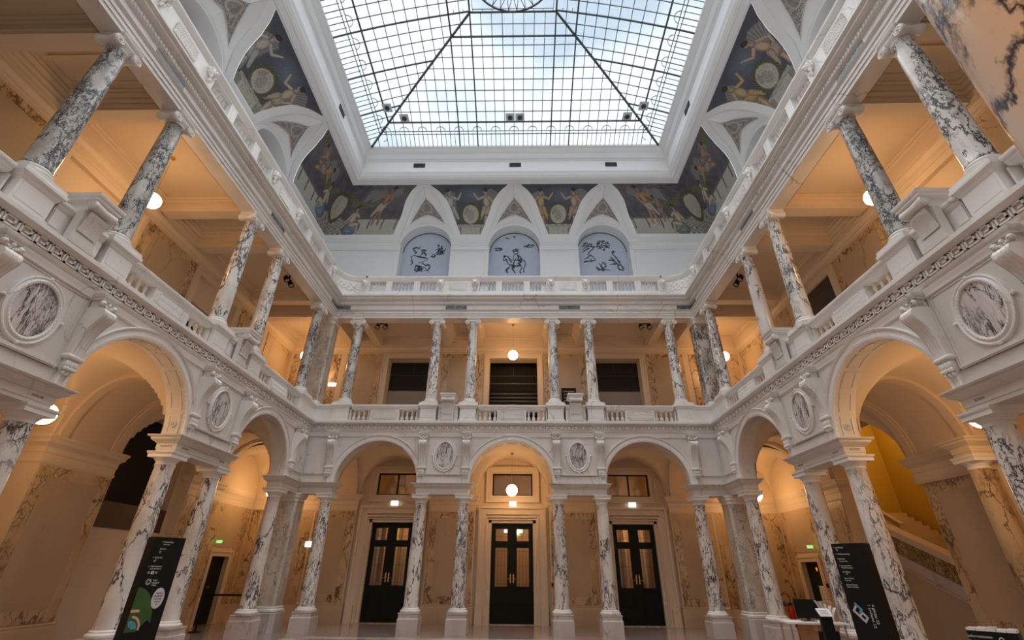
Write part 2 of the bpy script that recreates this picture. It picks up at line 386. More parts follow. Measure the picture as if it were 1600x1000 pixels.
# upper entablature ring
b = MB()
pr = [(0.44, 9.87), (0.05, 9.87), (0.05, 9.955), (0.03, 9.965), (0.03, 10.05), (0.01, 10.06), (0.01, 10.14), (-0.02, 10.17), (-0.035, 10.20), (0.035, 10.215), (0.035, 10.41),
      (0.01, 10.425), (-0.02, 10.45), (-0.02, 10.56), (-0.05, 10.575), (-0.09, 10.60), (-0.13, 10.64), (-0.13, 10.68), (-0.16, 10.70), (-0.19, 10.73), (-0.19, 10.78), (0.46, 10.79), (0.46, 9.88)]
b.mold(rect(0), pr, cap=False)
struct(b.build('trim_4', M_CARV))
def dentils(f):
    b = MB(); Lh = f.L - 0.04; n = int(2 * Lh / 0.075); p = 2 * Lh / n
    for i in range(n): b.box(-Lh + (i + 0.2) * p, -0.036, 10.465, -Lh + (i + 0.8) * p, -0.018, 10.55)
    struct(b.build('trim_5', M_CARV, M=f.M, smooth=0))
    b = MB()
    for uc in ((f.a + f.b) / 2, -(f.a + f.b) / 2): b.box(uc - 0.40, 0.028, 10.235, uc + 0.40, 0.04, 10.40)
    for s in (-1, 1): b.box(s * (f.L - 0.50), 0.028, 10.235, s * (f.L + 0.03), 0.04, 10.40)
    struct(b.build('trim_6', M_FRIEZE, M=f.M, smooth=0))
for f in FRAMES: dentils(f)

# roof slab over the galleries, ceilings of the upper galleries
b = MB(); b.mold(rect(0.02), [(0, 10.66), (GD + 0.6, 10.66), (GD + 0.6, 10.79), (0, 10.79), (0, 10.66)], cap=False)
struct(b.build('ceiling', M_STUW))

def vault(f):
    """groin vaults over the arch bays, ribbed barrels over the piers"""
    v0, v1 = TH, GD - 0.13; vc = (v0 + v1) / 2; rv = (v1 - v0) / 2; b = MB()
    zones = []
    for uc, r in f.bays: zones.append((uc - r, uc + r, 'g', uc, r))
    zones += [(f.a, f.b, 'b', 0, 0), (-f.b, -f.a, 'b', 0, 0), (f.c, f.L + TH, 'b', 0, 0), (-f.L - TH, -f.c, 'b', 0, 0)]
    H = f.a
    for u0, u1, k, uc, r in zones:
        if k == 'g':
            def fn(s, t, uc=uc, r=r):
                u = uc - r + 2 * r * s; v = v0 + (v1 - v0) * t
                z1 = math.sqrt(max(0, 1 - ((u - uc) / r) ** 2)); z2 = math.sqrt(max(0, 1 - ((v - vc) / rv) ** 2))
                return (u, v, SPR + H * max(z1, z2))
            b.grid(fn, 40, 40)
            b.grid(lambda s, t, uc=uc, r=r: (uc - r + 2 * r * s, v1 + 0.13 * t, SPR + H * math.sqrt(max(0, 1 - (2 * s - 1) ** 2))), 40, 1)
        else:
            def pf(t, off): a = PI * (1 - t); return (vc + (rv - off) * math.cos(a), SPR + (H - off) * math.sin(a))
            e = 0.36
            strips = [(u0, u0 + 0.10, 0.0), (u0 + 0.10, u0 + e - 0.06, 0.07), (u0 + e - 0.06, u0 + e, 0.04), (u0 + e, u1 - e, 0.0), (u1 - e, u1 - e + 0.06, 0.04), (u1 - e + 0.06, u1 - 0.10, 0.07), (u1 - 0.10, u1, 0.0)]
            for i, (s0, s1, off) in enumerate(strips):
                b.grid(lambda s, t, s0=s0, s1=s1, off=off: (s0 + (s1 - s0) * s, *pf(t, off)), 1, 40)
                if i + 1 < len(strips):
                    of2 = strips[i + 1][2]
                    b.grid(lambda s, t, s1=s1, o1=off, o2=of2: (s1, *pf(t, o1 + (o2 - o1) * s)), 1, 40)
            um = (u0 + u1) / 2     # small roundel on the soffit
    struct(b.build('ceiling', M_STUC, M=f.M))
for f in FRAMES: vault(f)
# corner bay vaults
for sx in (-1, 1):
    b = MB(); x0, x1, y0, y1 = W + TH, XO, D + TH, YO; rx, ry = (x1 - x0) / 2, (y1 - y0) / 2
    def fn(s, t):
        x = x0 + 2 * rx * s; y = y0 + 2 * ry * t
        return (sx * x, y, SPR + 1.28 * max(math.sqrt(max(0, 1 - (2 * s - 1) ** 2)), math.sqrt(max(0, 1 - (2 * t - 1) ** 2))))
    b.grid(fn, 40, 40)
    # wall filling above the outer arches of the corner bay
    struct(b.build('ceiling', M_STUC))

def wall_holes(b, u0, u1, z0, z1, v0, v1, holes):
    """wall slab between u0..u1, z0..z1 with rectangular holes (ua,ub,za,zb)"""
    us = sorted(set([u0, u1] + [h[0] for h in holes] + [h[1] for h in holes])); zs = sorted(set([z0, z1] + [h[2] for h in holes] + [h[3] for h in holes]))
    for i in range(len(us) - 1):
        run = None
        for j in range(len(zs) - 1):
            cu, cz = (us[i] + us[i + 1]) / 2, (zs[j] + zs[j + 1]) / 2
            hole = any(h[0] < cu < h[1] and h[2] < cz < h[3] for h in holes)
            if not hole and run is None: run = zs[j]
            if hole and run is not None: b.box(us[i], v0, run, us[i + 1], v1, zs[j]); run = None
        if run is not None: b.box(us[i], v0, run, us[i + 1], v1, zs[-1])

# ground-floor outer walls
GTOP = 5.5
dz = lambda x: (x - 0.84, x + 0.84, 0.0, 3.14)
tz = lambda x: (x - 0.74, x + 0.74, 3.95, 4.74)
b = MB()
holes = []
for x, _ in BACK.bays: holes += [dz(x), tz(x)]
wall_holes(b, -BACK.L - GD, BACK.L + GD, 0, GTOP, GD, GD + 0.42, holes)
struct(b.build('wall_back', M_STUC, M=BACK.M, smooth=0))
# side walls: bay nearest the corner holds a door, far bay an opening, middle bay a recess
for f in (LEFT, RIGHT):
    s = 1 if f.name == 'left' else -1          # +1: local +u points to the far corner
    def U(u): return s * u
    def seg(b, ua, ub, za, zb, va, vb): b.box(min(U(ua), U(ub)), va, za, max(U(ua), U(ub)), vb, zb)
    b = MB()
    far0, far1 = f.b, f.c
    ylen = f.L + GD
    # corner stretch with the small door (centre of corner bay)
    dc = f.L + TH + (GD - TH) / 2
    hs = [(min(U(dc - .50), U(dc + .50)), max(U(dc - .50), U(dc + .50)), 0.0, 1.90)]
    wall_holes(b, min(U(f.c), U(ylen)), max(U(f.c), U(ylen)), 0, GTOP, GD, GD + 0.5, hs)
    # far bay
    if f.name == 'left':
        wall_holes(b, min(U(far0), U(far1)), max(U(far0), U(far1)), 0, GTOP, GD + 0.12, GD + 0.6, [(min(U(far0 + .25), U(far1 - .25)), max(U(far0 + .25), U(far1 - .25)), 2.42, 5.2)])
    else:
        seg(b, far0, far1, 5.25, GTOP, GD, GD + 0.6)
    # piers
    seg(b, f.a, f.b, 0, GTOP, GD, GD + 1.1)
    seg(b, -f.b, -f.a, 0, GTOP, GD, GD + 1.1)
    # recessed middle bay
    seg(b, -f.a, f.a, 0, GTOP, GD + 1.1, GD + 1.4)
    seg(b, -f.b - 3.6, -f.b, 0, GTOP, GD + 0.1, GD + 0.4)
    struct(b.build(WALLN[f.name], M_STUC, M=f.M, smooth=0))
    b = MB(); seg(b, -f.a, f.a, SPR + 1.30, GTOP, GD, GD + 1.1); struct(b.build('ceiling', M_STUC, M=f.M, smooth=0))
# the wall behind the camera's own gallery
b = MB(); b.box(-XO - 0.5, YO2 - 0.4, 0, XO + 0.5, YO2, 10.7); struct(b.build('wall_near', M_STUC, smooth=0))
b = MB(); b.box(-W - GD, YO2, 5.3, W + GD, YN, 5.45); struct(b.build('ceiling', M_STUC, smooth=0))
b = MB(); b.box(-W, YN, FZ, W, YN + 0.3 - 0.35, 9.87); struct(b.build('wall_near', M_CARV, smooth=0))

# upper gallery outer walls
def upper_wall(f):
    b = MB(); hs = []
    for uc, r in f.bays: hs.append((uc - 1.02, uc + 1.02, FZ, 9.45))
    wall_holes(b, -f.L - GD, f.L + GD, FZ, 10.66, GD, GD + 0.5, hs)
    struct(b.build(WALLN[f.name], M_STUC, M=f.M, smooth=0))
    b = MB()      # wall cornice and skirting
    for s0, s1 in [(-f.L - GD, f.L + GD)]:
        pass
    return
for f in FRAMES: upper_wall(f)
def rect2(d): return [(-XO - d, YO2 - d), (XO + d, YO2 - d), (XO + d, YO + d), (-XO - d, YO + d)]
b = MB()
b.mold(rect2(0), [(0, 9.72), (-0.03, 9.74), (-0.03, 9.80), (-0.06, 9.84), (-0.10, 9.88), (-0.10, 9.96), (0, 9.96)], cap=False)
struct(b.build('trim_7', M_TRIMW))

# beams and coffers of the upper gallery ceiling
def beams(f):
    b = MB(); bz = 9.96; hw = 0.16
    us = sorted([x for c in f.cols for x in (c, -c)])
    for u in us:
        b.box(u - hw, TH - 0.02, bz, u + hw, GD, CZ + 0.2)
        for s in (-1, 1): b.box(u + s * hw, TH, bz + 0.08, u + s * (hw + 0.035), GD, bz + 0.13)
    # beam along the outer wall
    b.box(-f.L - GD, GD - 0.12, bz, f.L + GD, GD, CZ + 0.2)
    struct(b.build('ceiling', M_TRIMW, M=f.M, smooth=0))
    cells = [(us[i] + hw, us[i + 1] - hw) for i in range(len(us) - 1)]
    b = MB()
    for i, (u0, u1) in enumerate(cells):
        v0, v1 = 0.46, GD - 0.12
        poly = [(u0, v0), (u1, v0), (u1, v1), (u0, v1)]
        b.add([(u0, v0, CZ), (u1, v0, CZ), (u1, v1, CZ), (u0, v1, CZ)], [(0, 1, 2, 3)])
        if u1 - u0 < 1.6:      # narrow cells over the column pairs have the rich mouldings
            b.mold(poly, [(0, 10.05), (-0.04, 10.07), (-0.04, 10.14), (-0.09, 10.18), (-0.09, 10.24), (-0.15, 10.30), (-0.15, 10.34), (-0.19, 10.37), (-0.19, CZ)], cap=False)
            q = 0.34; n = 6; pp = []
            for cx, cy, a0 in ((u1 - q - .1, v0 + q + .1, -PI / 2), (u1 - q - .1, v1 - q - .1, 0), (u0 + q + .1, v1 - q - .1, PI / 2), (u0 + q + .1, v0 + q + .1, PI)):
                for k in range(n + 1): t = a0 + PI / 2 * k / n; pp.append((cx + 0.1 * math.cos(t), cy + 0.1 * math.sin(t)))
            b.mold(pp, [(0.02, CZ), (0.02, CZ - 0.03), (-0.02, CZ - 0.035), (-0.03, CZ)], cap=False)
        else:
            b.mold(poly, [(0, 10.28), (-0.04, 10.31), (-0.04, 10.35), (-0.09, 10.38), (-0.09, CZ)], cap=False)
    struct(b.build('ceiling', M_STUC, M=f.M))
for f in FRAMES: beams(f)
for sx in (-1, 1):
    b = MB(); e = 0.18
    x0, x1, y0, y1 = W + 0.46, XO - 0.12, D + 0.46, YO - 0.12
    poly = [(sx * x0, y0), (sx * x1, y0), (sx * x1, y1), (sx * x0, y1)]
    if sx < 0: poly.reverse()
    b.add([(p[0], p[1], CZ) for p in poly], [(0, 1, 2, 3)])
    b.mold(poly, [(0, 10.28), (-0.04, 10.31), (-0.04, 10.35), (-0.09, 10.38), (-0.09, CZ)], cap=False)
    b.box(sx * (W + 0.12), D + 0.42, 9.97, sx * (W + 0.46), YO, 10.6)
    b.box(sx * (W + 0.42), D + 0.12, 9.97, sx * XO, D + 0.46, 10.6)
    struct(b.build('ceiling', M_TRIMW))

# ------------------------------------------------------------------ where things stand, in words
def at(f, u, v, z): return f.M @ T(u, v, z)
def spot6(f, u):
    """words for one of the six column lines of a side"""
    k = min(range(3), key=lambda i: abs(abs(u) - f.cols[i]))
    if f.name in ('back', 'near'):
        s = ('left' if u < 0 else 'right') if f.name == 'back' else ('right' if u < 0 else 'left')
        n = 'far' if f.name == 'back' else 'near'
        return [f'inner one of the {s} pair in the {n}', f'outer one of the {s} pair in the {n}', f'{s} corner one in the {n}'][k]
    far = (u > 0) if f.name == 'left' else (u < 0)
    p = 'farther' if far else 'nearer'
    if k == 2: return ('far corner one' if far else 'near corner one') + f' in the {f.name}'
    inner = (k == 0)
    which = 'near' if (inner == far) else 'far'
    return f'{which} one of the {p} pair in the {f.name}'
def baypos(f, i):
    """i = -1,0,1 in local u"""
    if f.name == 'back': return ['left', 'centre', 'right'][i + 1] + ' bay of the far side'
    if i == 0: return f'middle bay of the {f.name} side'
    far = (i > 0) if f.name == 'left' else (i < 0)
    return ('far' if far else 'near') + f' bay of the {f.name} side'
def pairpos(f, s):
    if f.name == 'back': return ('left' if s < 0 else 'right') + ' column pair of the far side'
    far = (s > 0) if f.name == 'left' else (s < 0)
    return ('farther' if far else 'nearer') + f' column pair of the {f.name} side'

# ------------------------------------------------------------------ ground-floor columns
def sq(h): return [(-h, -h), (h, -h), (h, h), (-h, h)]
_b = MB(); _b.mold(sq(.27), [(0.02, 0), (0.02, .36), (0.0, .38), (0.0, .47), (0.015, .48), (0.015, .50)]); ME_PL = _b.mesh('plinth', M_PLINTH)
def torus_prof(pts): return pts
_b = MB(); _b.lathe([(.27, .50), (.285, .515), (.29, .535), (.285, .556), (.265, .566), (.25, .572), (.243, .585), (.245, .598), (.235, .61), (.215, .622), (.2, .63)], 40); ME_BS = _b.mesh('base', M_WHT)
def shaft(z0, z1, r0, r1, n=14):
    pr = [(r0 * 1.04, z0), (r0 * 1.04, z0 + .02), (r0, z0 + .05)]
    for i in range(1, n + 1):
        t = i / n; pr.append((r0 + (r1 - r0) * (t ** 1.5), z0 + .05 + (z1 - .05 - z0 - .05) * t))
    return pr + [(r1 * 1.05, z1 - .03), (r1 * 1.05, z1)]
_b = MB(); _b.lathe(shaft(.62, 3.38, .205, .168), 40); ME_SH = _b.mesh('shaft', M_COL); ME_SHD = ME_SH.copy(); ME_SHD.materials.clear(); ME_SHD.materials.append(M_COLD)
_b = MB(); _b.lathe([(.17, 3.37), (.185, 3.375), (.185, 3.39), (.172, 3.395), (.172, 3.43), (.19, 3.44), (.19, 3.45), (.21, 3.47), (.232, 3.50), (.235, 3.51)], 40)
_b.mold(sq(.245), [(0, 3.505), (0, 3.565), (.012, 3.575), (.022, 3.60), (.022, 3.62)]); ME_CP = _b.mesh('capital', M_WHT)
def ground_column(f, u, dark=False):
    t = empty('marble_column', at(f, u, TH / 2, 0), f"ground-floor marble column, {spot6(f, u)} arcade", 'column', 'ground floor marble columns')
    put('plinth', ME_PL, t); put('base', ME_BS, t); put('shaft', ME_SHD if dark else ME_SH, t); put('capital', ME_CP, t)
for f in FRAMES:
    for c in f.cols:
        for s in (-1, 1):
            ground_column(f, s * c)
for s in (-1, 1):
    ground_column(NEAR, s * NEAR.cols[0]); ground_column(NEAR, s * NEAR.cols[1])
for o in list(col.objects):          # near shafts get heavier veins and lamp warmth painted into their base colour
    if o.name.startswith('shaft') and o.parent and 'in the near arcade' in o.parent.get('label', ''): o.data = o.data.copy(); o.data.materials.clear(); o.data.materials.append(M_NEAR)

# ------------------------------------------------------------------ imposts (the little entablatures over the pairs)
IMP = [(-0.012, 3.62), (-0.012, 3.675), (0.0, 3.68), (0.0, 3.79), (.022, 3.80), (.03, 3.815), (.06, 3.83), (.095, 3.865), (.10, 3.90), (.13, 3.905), (.15, 3.93), (.15, 3.945)]
def letters(par, M, txt, size, m, name='inscription', off=0.0, align='CENTER', ext=0.001):
    cu = bpy.data.curves.new(name, 'FONT'); cu.body = txt; cu.size = size; cu.align_x = align; cu.extrude = ext; cu.materials.append(m)
    tmp = bpy.data.objects.new('text', cu); me = bpy.data.meshes.new_from_object(tmp); bpy.data.objects.remove(tmp); bpy.data.curves.remove(cu)
    me.name = name; o = bpy.data.objects.new(name, me); col.objects.link(o)
    if par is not None: o.parent = par
    o.matrix_local = M; return o
UP = Matrix.Rotation(PI / 2, 4, 'X')      # text standing up, facing -v
def impost(f, u0, u1, where, txt=None):
    uc = (u0 + u1) / 2; h = (u1 - u0) / 2
    t = empty('impost', at(f, uc, TH / 2, 3.62), f'moulded marble impost block resting on the {where}', 'impost', 'impost blocks of the ground floor')
    b = MB(); b.mold([(-h, -TH / 2), (h, -TH / 2), (h, TH / 2), (-h, TH / 2)], [(d, z - 3.62) for d, z in IMP]); b.build('cornice_block', M_CARV, t)
    if txt:                        # tiny engraved letters on the ends and the front
        for s in (-1, 1):
            R = Matrix.Rotation(s * PI / 2, 4, 'Z')
            letters(t, T(s * (h + .002), 0, 0.10) @ R @ UP, txt[0], 0.055, M_ENGR)
            if f.name != 'back': letters(t, T(s * (h - .28), -TH / 2 - .002, 0.10) @ UP, txt[1], 0.055, M_ENGR)
TX = {('left', 1): ('AUGUSTE', 'ANDRÉE'), ('left', -1): ('AGASSIZ', 'ARRUSE'), ('right', 1): ('AUSSEE', 'SEVERI'), ('right', -1): ('AUTISTE', 'ARRUSE')}
for f in FRAMES:
    for s in (-1, 1):
        impost(f, min(s * f.a, s * f.b), max(s * f.a, s * f.b), pairpos(f, s), TX.get((f.name, s)))
impost(NEAR, NEAR.a, NEAR.b, 'column pair left of the camera'); impost(NEAR, -NEAR.b, -NEAR.a, 'column pair right of the camera')
for sx, wd in ((-1, 'left'), (1, 'right')):
    t = empty('impost', T(sx * (W + TH / 2), D + TH / 2, 3.62), f'L-shaped marble impost over the columns in the {wd} far corner', 'impost', 'impost blocks of the ground floor')
    ye = YC + LEFT.c; poly = [(BACK.c, D), (W, D), (W, ye), (W + TH, ye), (W + TH, D + TH), (BACK.c, D + TH)]
    poly = [(p[0] - (W + TH / 2), p[1] - (D + TH / 2)) for p in poly]
    if sx < 0: poly = [(-p[0], p[1]) for p in reversed(poly)]
    b = MB(); b.mold(poly, [(d, z - 3.62) for d, z in IMP]); b.build('cornice_block', M_CARV, t)
    # the thick corner pier below it
    t = empty('corner_pier', T(sx * (W + .21), D + .21, 0), f'thick chamfered grey marble pier in the {wd} far corner at floor level', 'pier', 'corner piers')
    ch = [(-.24, -.30), (.24, -.30), (.30, -.24), (.30, .24), (.24, .30), (-.24, .30), (-.30, .24), (-.30, -.24)]
    b = MB(); b.mold(ch, [(.10, 0), (.10, .46), (.06, .48), (.08, .50)]); b.build('plinth', M_PLINTH, t)
    b = MB(); b.mold(ch, [(.07, .50), (.07, .54), (.03, .56), (.04, .60), (0, .62)]); b.build('base', M_WHT, t)
    b = MB(); b.mold(ch, [(0, .62), (0, 3.40)]); b.build('shaft', M_PIER, t, smooth=20)
    b = MB(); b.mold(ch, [(0, 3.38), (.02, 3.39), (.02, 3.41), (0, 3.42), (0, 3.46), (.05, 3.50), (.05, 3.56), (.08, 3.58), (.08, 3.62)]); b.build('capital', M_WHT, t)

# ------------------------------------------------------------------ archivolts, keystones
def archivolt(f, i):
    uc, r = f.bays[i + 1]
    prof = [(0.0, 0.02), (0.0, -0.03), (0.03, -0.045), (0.07, -0.045), (0.075, -0.03), (0.15, -0.03), (0.16, -0.055), (0.19, -0.07), (0.205, -0.05), (0.205, 0.0)]
    t = bpy.data.objects.new('trim_13', None); col.objects.link(t); t.matrix_world = at(f, uc, 0, SPR); struct(t)
    b = MB(); b.arch(0, 0, r, prof, 48); b.build('archivolt', M_WHT, t)
    # sunk soffit panels
    b = MB(); n = 9
    for k in range(n):
        a0 = PI * (k + 0.1) / n; a1 = PI * (k + 0.9) / n
        b.arch(0, 0, r, [(-.012, .08), (-.012, .115), (0.0, .115), (0.0, .08)], 8, a0, a1, True)
        b.arch(0, 0, r, [(-.012, TH - .115), (-.012, TH - .08), (0.0, TH - .08), (0.0, TH - .115)], 8, a0, a1, True)
        for aa in (a0, a1 - 0.025):
            b.arch(0, 0, r, [(-.012, .08), (-.012, TH - .08), (0, TH - .08), (0, .08)], 2, aa, aa + 0.025, True)
    # small rosette in the lowest panels
    for s in (-1, 1):
        a = PI / n * 0.5; cx = s * (r - .012) * math.cos(a); cz = (r - .012) * math.sin(a)
        for k in range(8):
            q = 2 * PI * k / 8; b.ball((cx, TH / 2 + .05 * math.cos(q), cz + .05 * math.sin(q)), .012, .026, .026, 8, 5)
        b.ball((cx, TH / 2, cz), .02, .02, .02, 8, 5)
    b.build('soffit_panel', M_CARV, t)
for f in FRAMES:
    for i in (-1, 0, 1): archivolt(f, i)

# ------------------------------------------------------------------ scroll consoles beside the arches
def console_meshes():
    hw = .125
    pts = [(5.24, .26), (5.215, .315), (5.17, .345), (5.11, .345), (5.05, .315), (4.99, .26), (4.92, .21), (4.82, .165), (4.70, .13), (4.58, .112), (4.5, .105), (4.42, .105)]
    b = MB(); nu = 35
    def prof(t):
        x = t * (len(pts) - 1); i = min(int(x), len(pts) - 2); q = x - i
        return pts[i][0] * (1 - q) + pts[i + 1][0] * q, pts[i][1] * (1 - q) + pts[i + 1][1] * q
    def fn(s, t):
        z, d = prof(t); fl = 0.024 * abs(math.sin(s * PI * 4)) - 0.012; wd = hw * (1.0 - 0.12 * t)
        return ((2 * s - 1) * wd, -(d + fl), z)
    b.grid(fn, nu, 44)
    for s in (-1, 1):
        b.grid(lambda p, t, s=s: (s * hw * (1 - 0.12 * t), -prof(t)[1] * (1 - p), prof(t)[0]), 1, 30)
    me1 = b.mesh('scroll', M_WHT, 50)
    b = MB()
    b.mold([(-.13, -.22), (.13, -.22), (.13, 0), (-.13, 0)], [(0, 5.38), (0, 5.42), (.02, 5.44), (.02, 5.50)])
    b.mold([(-.12, -.22), (.12, -.22), (.12, 0), (-.12, 0)], [(0, 5.22), (.0, 5.24), (-.02, 5.25), (-.02, 5.37), (.01, 5.385)])
    for s in (-1, 1):
        b.ball((s * .11, -.23, 5.315), .045, .05, .055, 10, 6); b.ball((s * .11, -.28, 5.315), .018, .012, .02, 8, 5)
        for k in range(3): b.ball((s * (.02 + .028 * k), -.24, 5.27 + .012 * k), .018, .02, .03, 8, 5)
    b.ball((0, -.245, 5.33), .03, .03, .035, 8, 5)
    me2 = b.mesh('console_capital', M_CARV, 50)
    b = MB(); b.mold([(-.12, -.11), (.12, -.11), (.12, 0), (-.12, 0)], [(0, 4.36), (.012, 4.37), (.02, 4.40), (.012, 4.43), (0, 4.44)])
    b.mold([(-.10, -.085), (.10, -.085), (.10, 0), (-.10, 0)], [(-.04, 4.13), (0, 4.22), (0, 4.36)])
    for k in range(5):
        x = -.08 + .04 * k
        b.ball((x, -.095, 4.29), .024, .028, .06, 8, 6); b.ball((x * 1.1, -.105, 4.21), .022, .032, .035, 8, 5)
        if k % 2 == 0: b.ball((x * .8, -.085, 4.15), .022, .035, .03, 8, 5)
    me3 = b.mesh('leaf_drop', M_WHT, 60)
    return me1, me2, me3
CON = console_meshes()
for f in FRAMES:
    for c in f.cols:
        for s in (-1, 1):
            u = s * (c if c != f.cols[2] else f.c + 0.20)
            if c == f.cols[0]: u = s * (f.a + .125)
            if c == f.cols[1]: u = s * (f.b - .125)
            t = empty('scroll_console', at(f, u, 0, 0), f'fluted scroll console above the column, {spot6(f, s * c)} arcade', 'console', 'scroll consoles under the gallery')
            put('scroll', CON[0], t); put('console_capital', CON[1], t); put('leaf_drop', CON[2], t)

# ------------------------------------------------------------------ oval marble roundels over the pairs, panels over the corners
def ellipse(cx, cz, rx, rz, n=40, a0=0): return [(cx + rx * math.cos(2 * PI * k / n + a0), cz + rz * math.sin(2 * PI * k / n + a0)) for k in range(n)]
def ering(b, rx, rz, prof, n=48):
    vs = []; fs = []; m = len(prof)
    for k in range(n):
        t = 2 * PI * k / n
        for d, v in prof: vs.append(((rx + d) * math.cos(t), v, (rz + d) * math.sin(t)))
    for k in range(n):
        k2 = (k + 1) % n
        for j in range(m - 1): fs.append((k * m + j, k2 * m + j, k2 * m + j + 1, k * m + j + 1))
    b.add(vs, fs)
for f in FRAMES:
    for s in (-1, 1):
        uc = s * (f.a + f.b) / 2; hw = (f.b - f.a) / 2 - .27; k = (f.b - f.a) / 1.65
        t = empty('oval_roundel', at(f, uc, 0, 4.80), f'dark-veined oval marble inlay above the {pairpos(f, s)}', 'roundel', 'oval marble inlays')
        b = MB(); b.prism(ellipse(0, 0, .275 * k, .41, 48), 'y', -.022, 0.0); b.build('inlay', M_OVAL, t, smooth=30)
        b = MB(); ering(b, .275 * k, .41, [(-.005, 0), (-.005, -.045), (.01, -.055), (.03, -.055), (.045, -.035), (.06, -.03), (.085, -.045), (.10, -.04), (.105, 0)])
        for q in range(44):
            a = 2 * PI * q / 44; b.ball(((.275 * k + .02) * math.cos(a), -.055, (.41 + .02) * math.sin(a)), .012, .01, .014, 6, 4)
        for a in (0, PI / 2, PI, -PI / 2): b.ball(((.275 * k + .13) * math.cos(a), -.03, (.41 + .10) * math.sin(a)), .035, .025, .03, 8, 5)
        b.build('frame', M_WHT, t)
        # stepped rectangular panel round it
        b = MB()
        for (x, z, q) in ((hw + .03, .62, .02), (hw - .02, .57, .012)):
            b.box(-x, -q, -z, x, 0, -z + .02); b.box(-x, -q, z - .02, x, 0, z); b.box(-x, -q, -z, -x + .02, 0, z); b.box(x - .02, -q, -z, x, 0, z)
        b.box(-hw + .02, -.05, -.60, hw - .02, 0, -.555); b.box(-hw + .04, -.035, -.62, hw - .04, 0, -.60)
        b.build('panel_moulding', M_CARV, t)
def corner_panel(f, s):
    u0, u1 = f.c + .36, f.L - .06
    t = empty('wall_panel', at(f, s * (u0 + u1) / 2, 0, 4.80), f"plain sunk wall panel above a corner column, {spot6(f, s * f.cols[2])} arcade", 'wall panel', 'plain panels beside the corners')
    h = (u1 - u0) / 2; b = MB()
    for (x, z, q) in ((h, .62, .018), (h - .05, .57, .012)):
        b.box(-x, -q, -z, x, 0, -z + .018); b.box(-x, -q, z - .018, x, 0, z); b.box(-x, -q, -z, -x + .018, 0, z); b.box(x - .018, -q, -z, x, 0, z)
    b.box(-h + .02, -.045, -.60, h - .02, 0, -.56)
    b.build('panel_moulding', M_CARV, t)
for f, s in ((BACK, -1), (BACK, 1), (LEFT, 1), (RIGHT, -1)): corner_panel(f, s)

# ------------------------------------------------------------------ gallery parapet: pedestals, balusters, panels, brackets
def relief_h(x, z):
    a = math.atan2(z, x); r = math.hypot(x, z * 1.5)
    return max(0, 0.5 + 0.5 * math.sin(9 * x / .05 + 3 * math.sin(z * 55)) * math.cos(z * 62 + 2 * math.sin(x * 38))) * (1 if r < .42 else 0.0)
def octpanel(w2):
    b = MB(); h = .155; c = .10
    def fn(s, t):
        x = (2 * s - 1) * w2; z = (2 * t - 1) * h
        cut = max(0, abs(x) - (w2 - c) - (h - abs(z)) * 0.9)
        e = min(w2 - abs(x), h - abs(z), (w2 - abs(x)) + (h - abs(z)) - c * 0.85)
        d = 0.0 if e <= 0 else (0.050 if e < 0.020 else (0.028 if e < .03 else 0.034 + 0.030 * relief_h(x, z)))
        return (x, -d, z)
    b.grid(fn, 110, 44); return b.mesh('relief_panel', M_WHT, 0)
BALP0 = [(.042, 0), (.042, .02), (.03, .03), (.03, .04), (.045, .06), (.052, .09), (.048, .125), (.034, .16), (.024, .185), (.024, .195), (.032, .20), (.024, .21), (.028, .235), (.036, .27), (.034, .30), (.024, .335), (.024, .345), (.036, .355), (.036, .375)]
BALP = [(r * 1.15, z) for r, z in BALP0]
_b = MB(); _b.lathe(BALP, 16); ME_BAL = _b.mesh('baluster', M_WHT)
def balustrade_meshes(wd):
    h = wd / 2; k = wd / 2.32; pw = .46 * k
    pan = octpanel(pw - .03)
    b = MB()      # piers and panel slab, foot course
    b.box(-h, -.02, 0, h, .30, .06)
    for x0, x1 in ((-pw - .02, pw + .02), (-h, -h + .03), (h - .03, h)): b.box(x0, 0.01, .06, x1, .27, .435)
    body = b.mesh('parapet_body', M_WHT)
    b = MB(); runx(b, -h + .05, h - .05, [(-.01, .43), (.01, .44), (.02, .46), (.03, .47), (.03, .49), (.055, .51), (.065, .53), (.065, .57), (.05, .585)], 0, .28)
    rail = b.mesh('handrail', M_WHT)
    bx = []
    lo, hi = pw + .02, h - .03; n = 4; st = (hi - lo) / n
    for i in range(n): bx += [lo + st * (i + .5), -(lo + st * (i + .5))]
    return pan, body, rail, sorted(bx)
BM = {'back': balustrade_meshes(2.375), 'left': balustrade_meshes(2.50)}; BM['right'] = BM['left']
_b = MB(); _b.box(-.29, -.07, 0, .29, .48, .08); _b.box(-.265, -.05, .08, .265, .46, .45)
_b.box(-.22, -.056, .13, .22, -.05, .41)
_b.mold([(-.265, -.05), (.265, -.05), (.265, .46), (-.265, .46)], [(0, .43), (.01, .44), (.02, .46), (.025, .47), (.03, .49), (.055, .51), (.07, .53), (.07, .58), (.05, .60), (.05, .655)])
ME_PED = _b.mesh('pedestal', M_WHT)
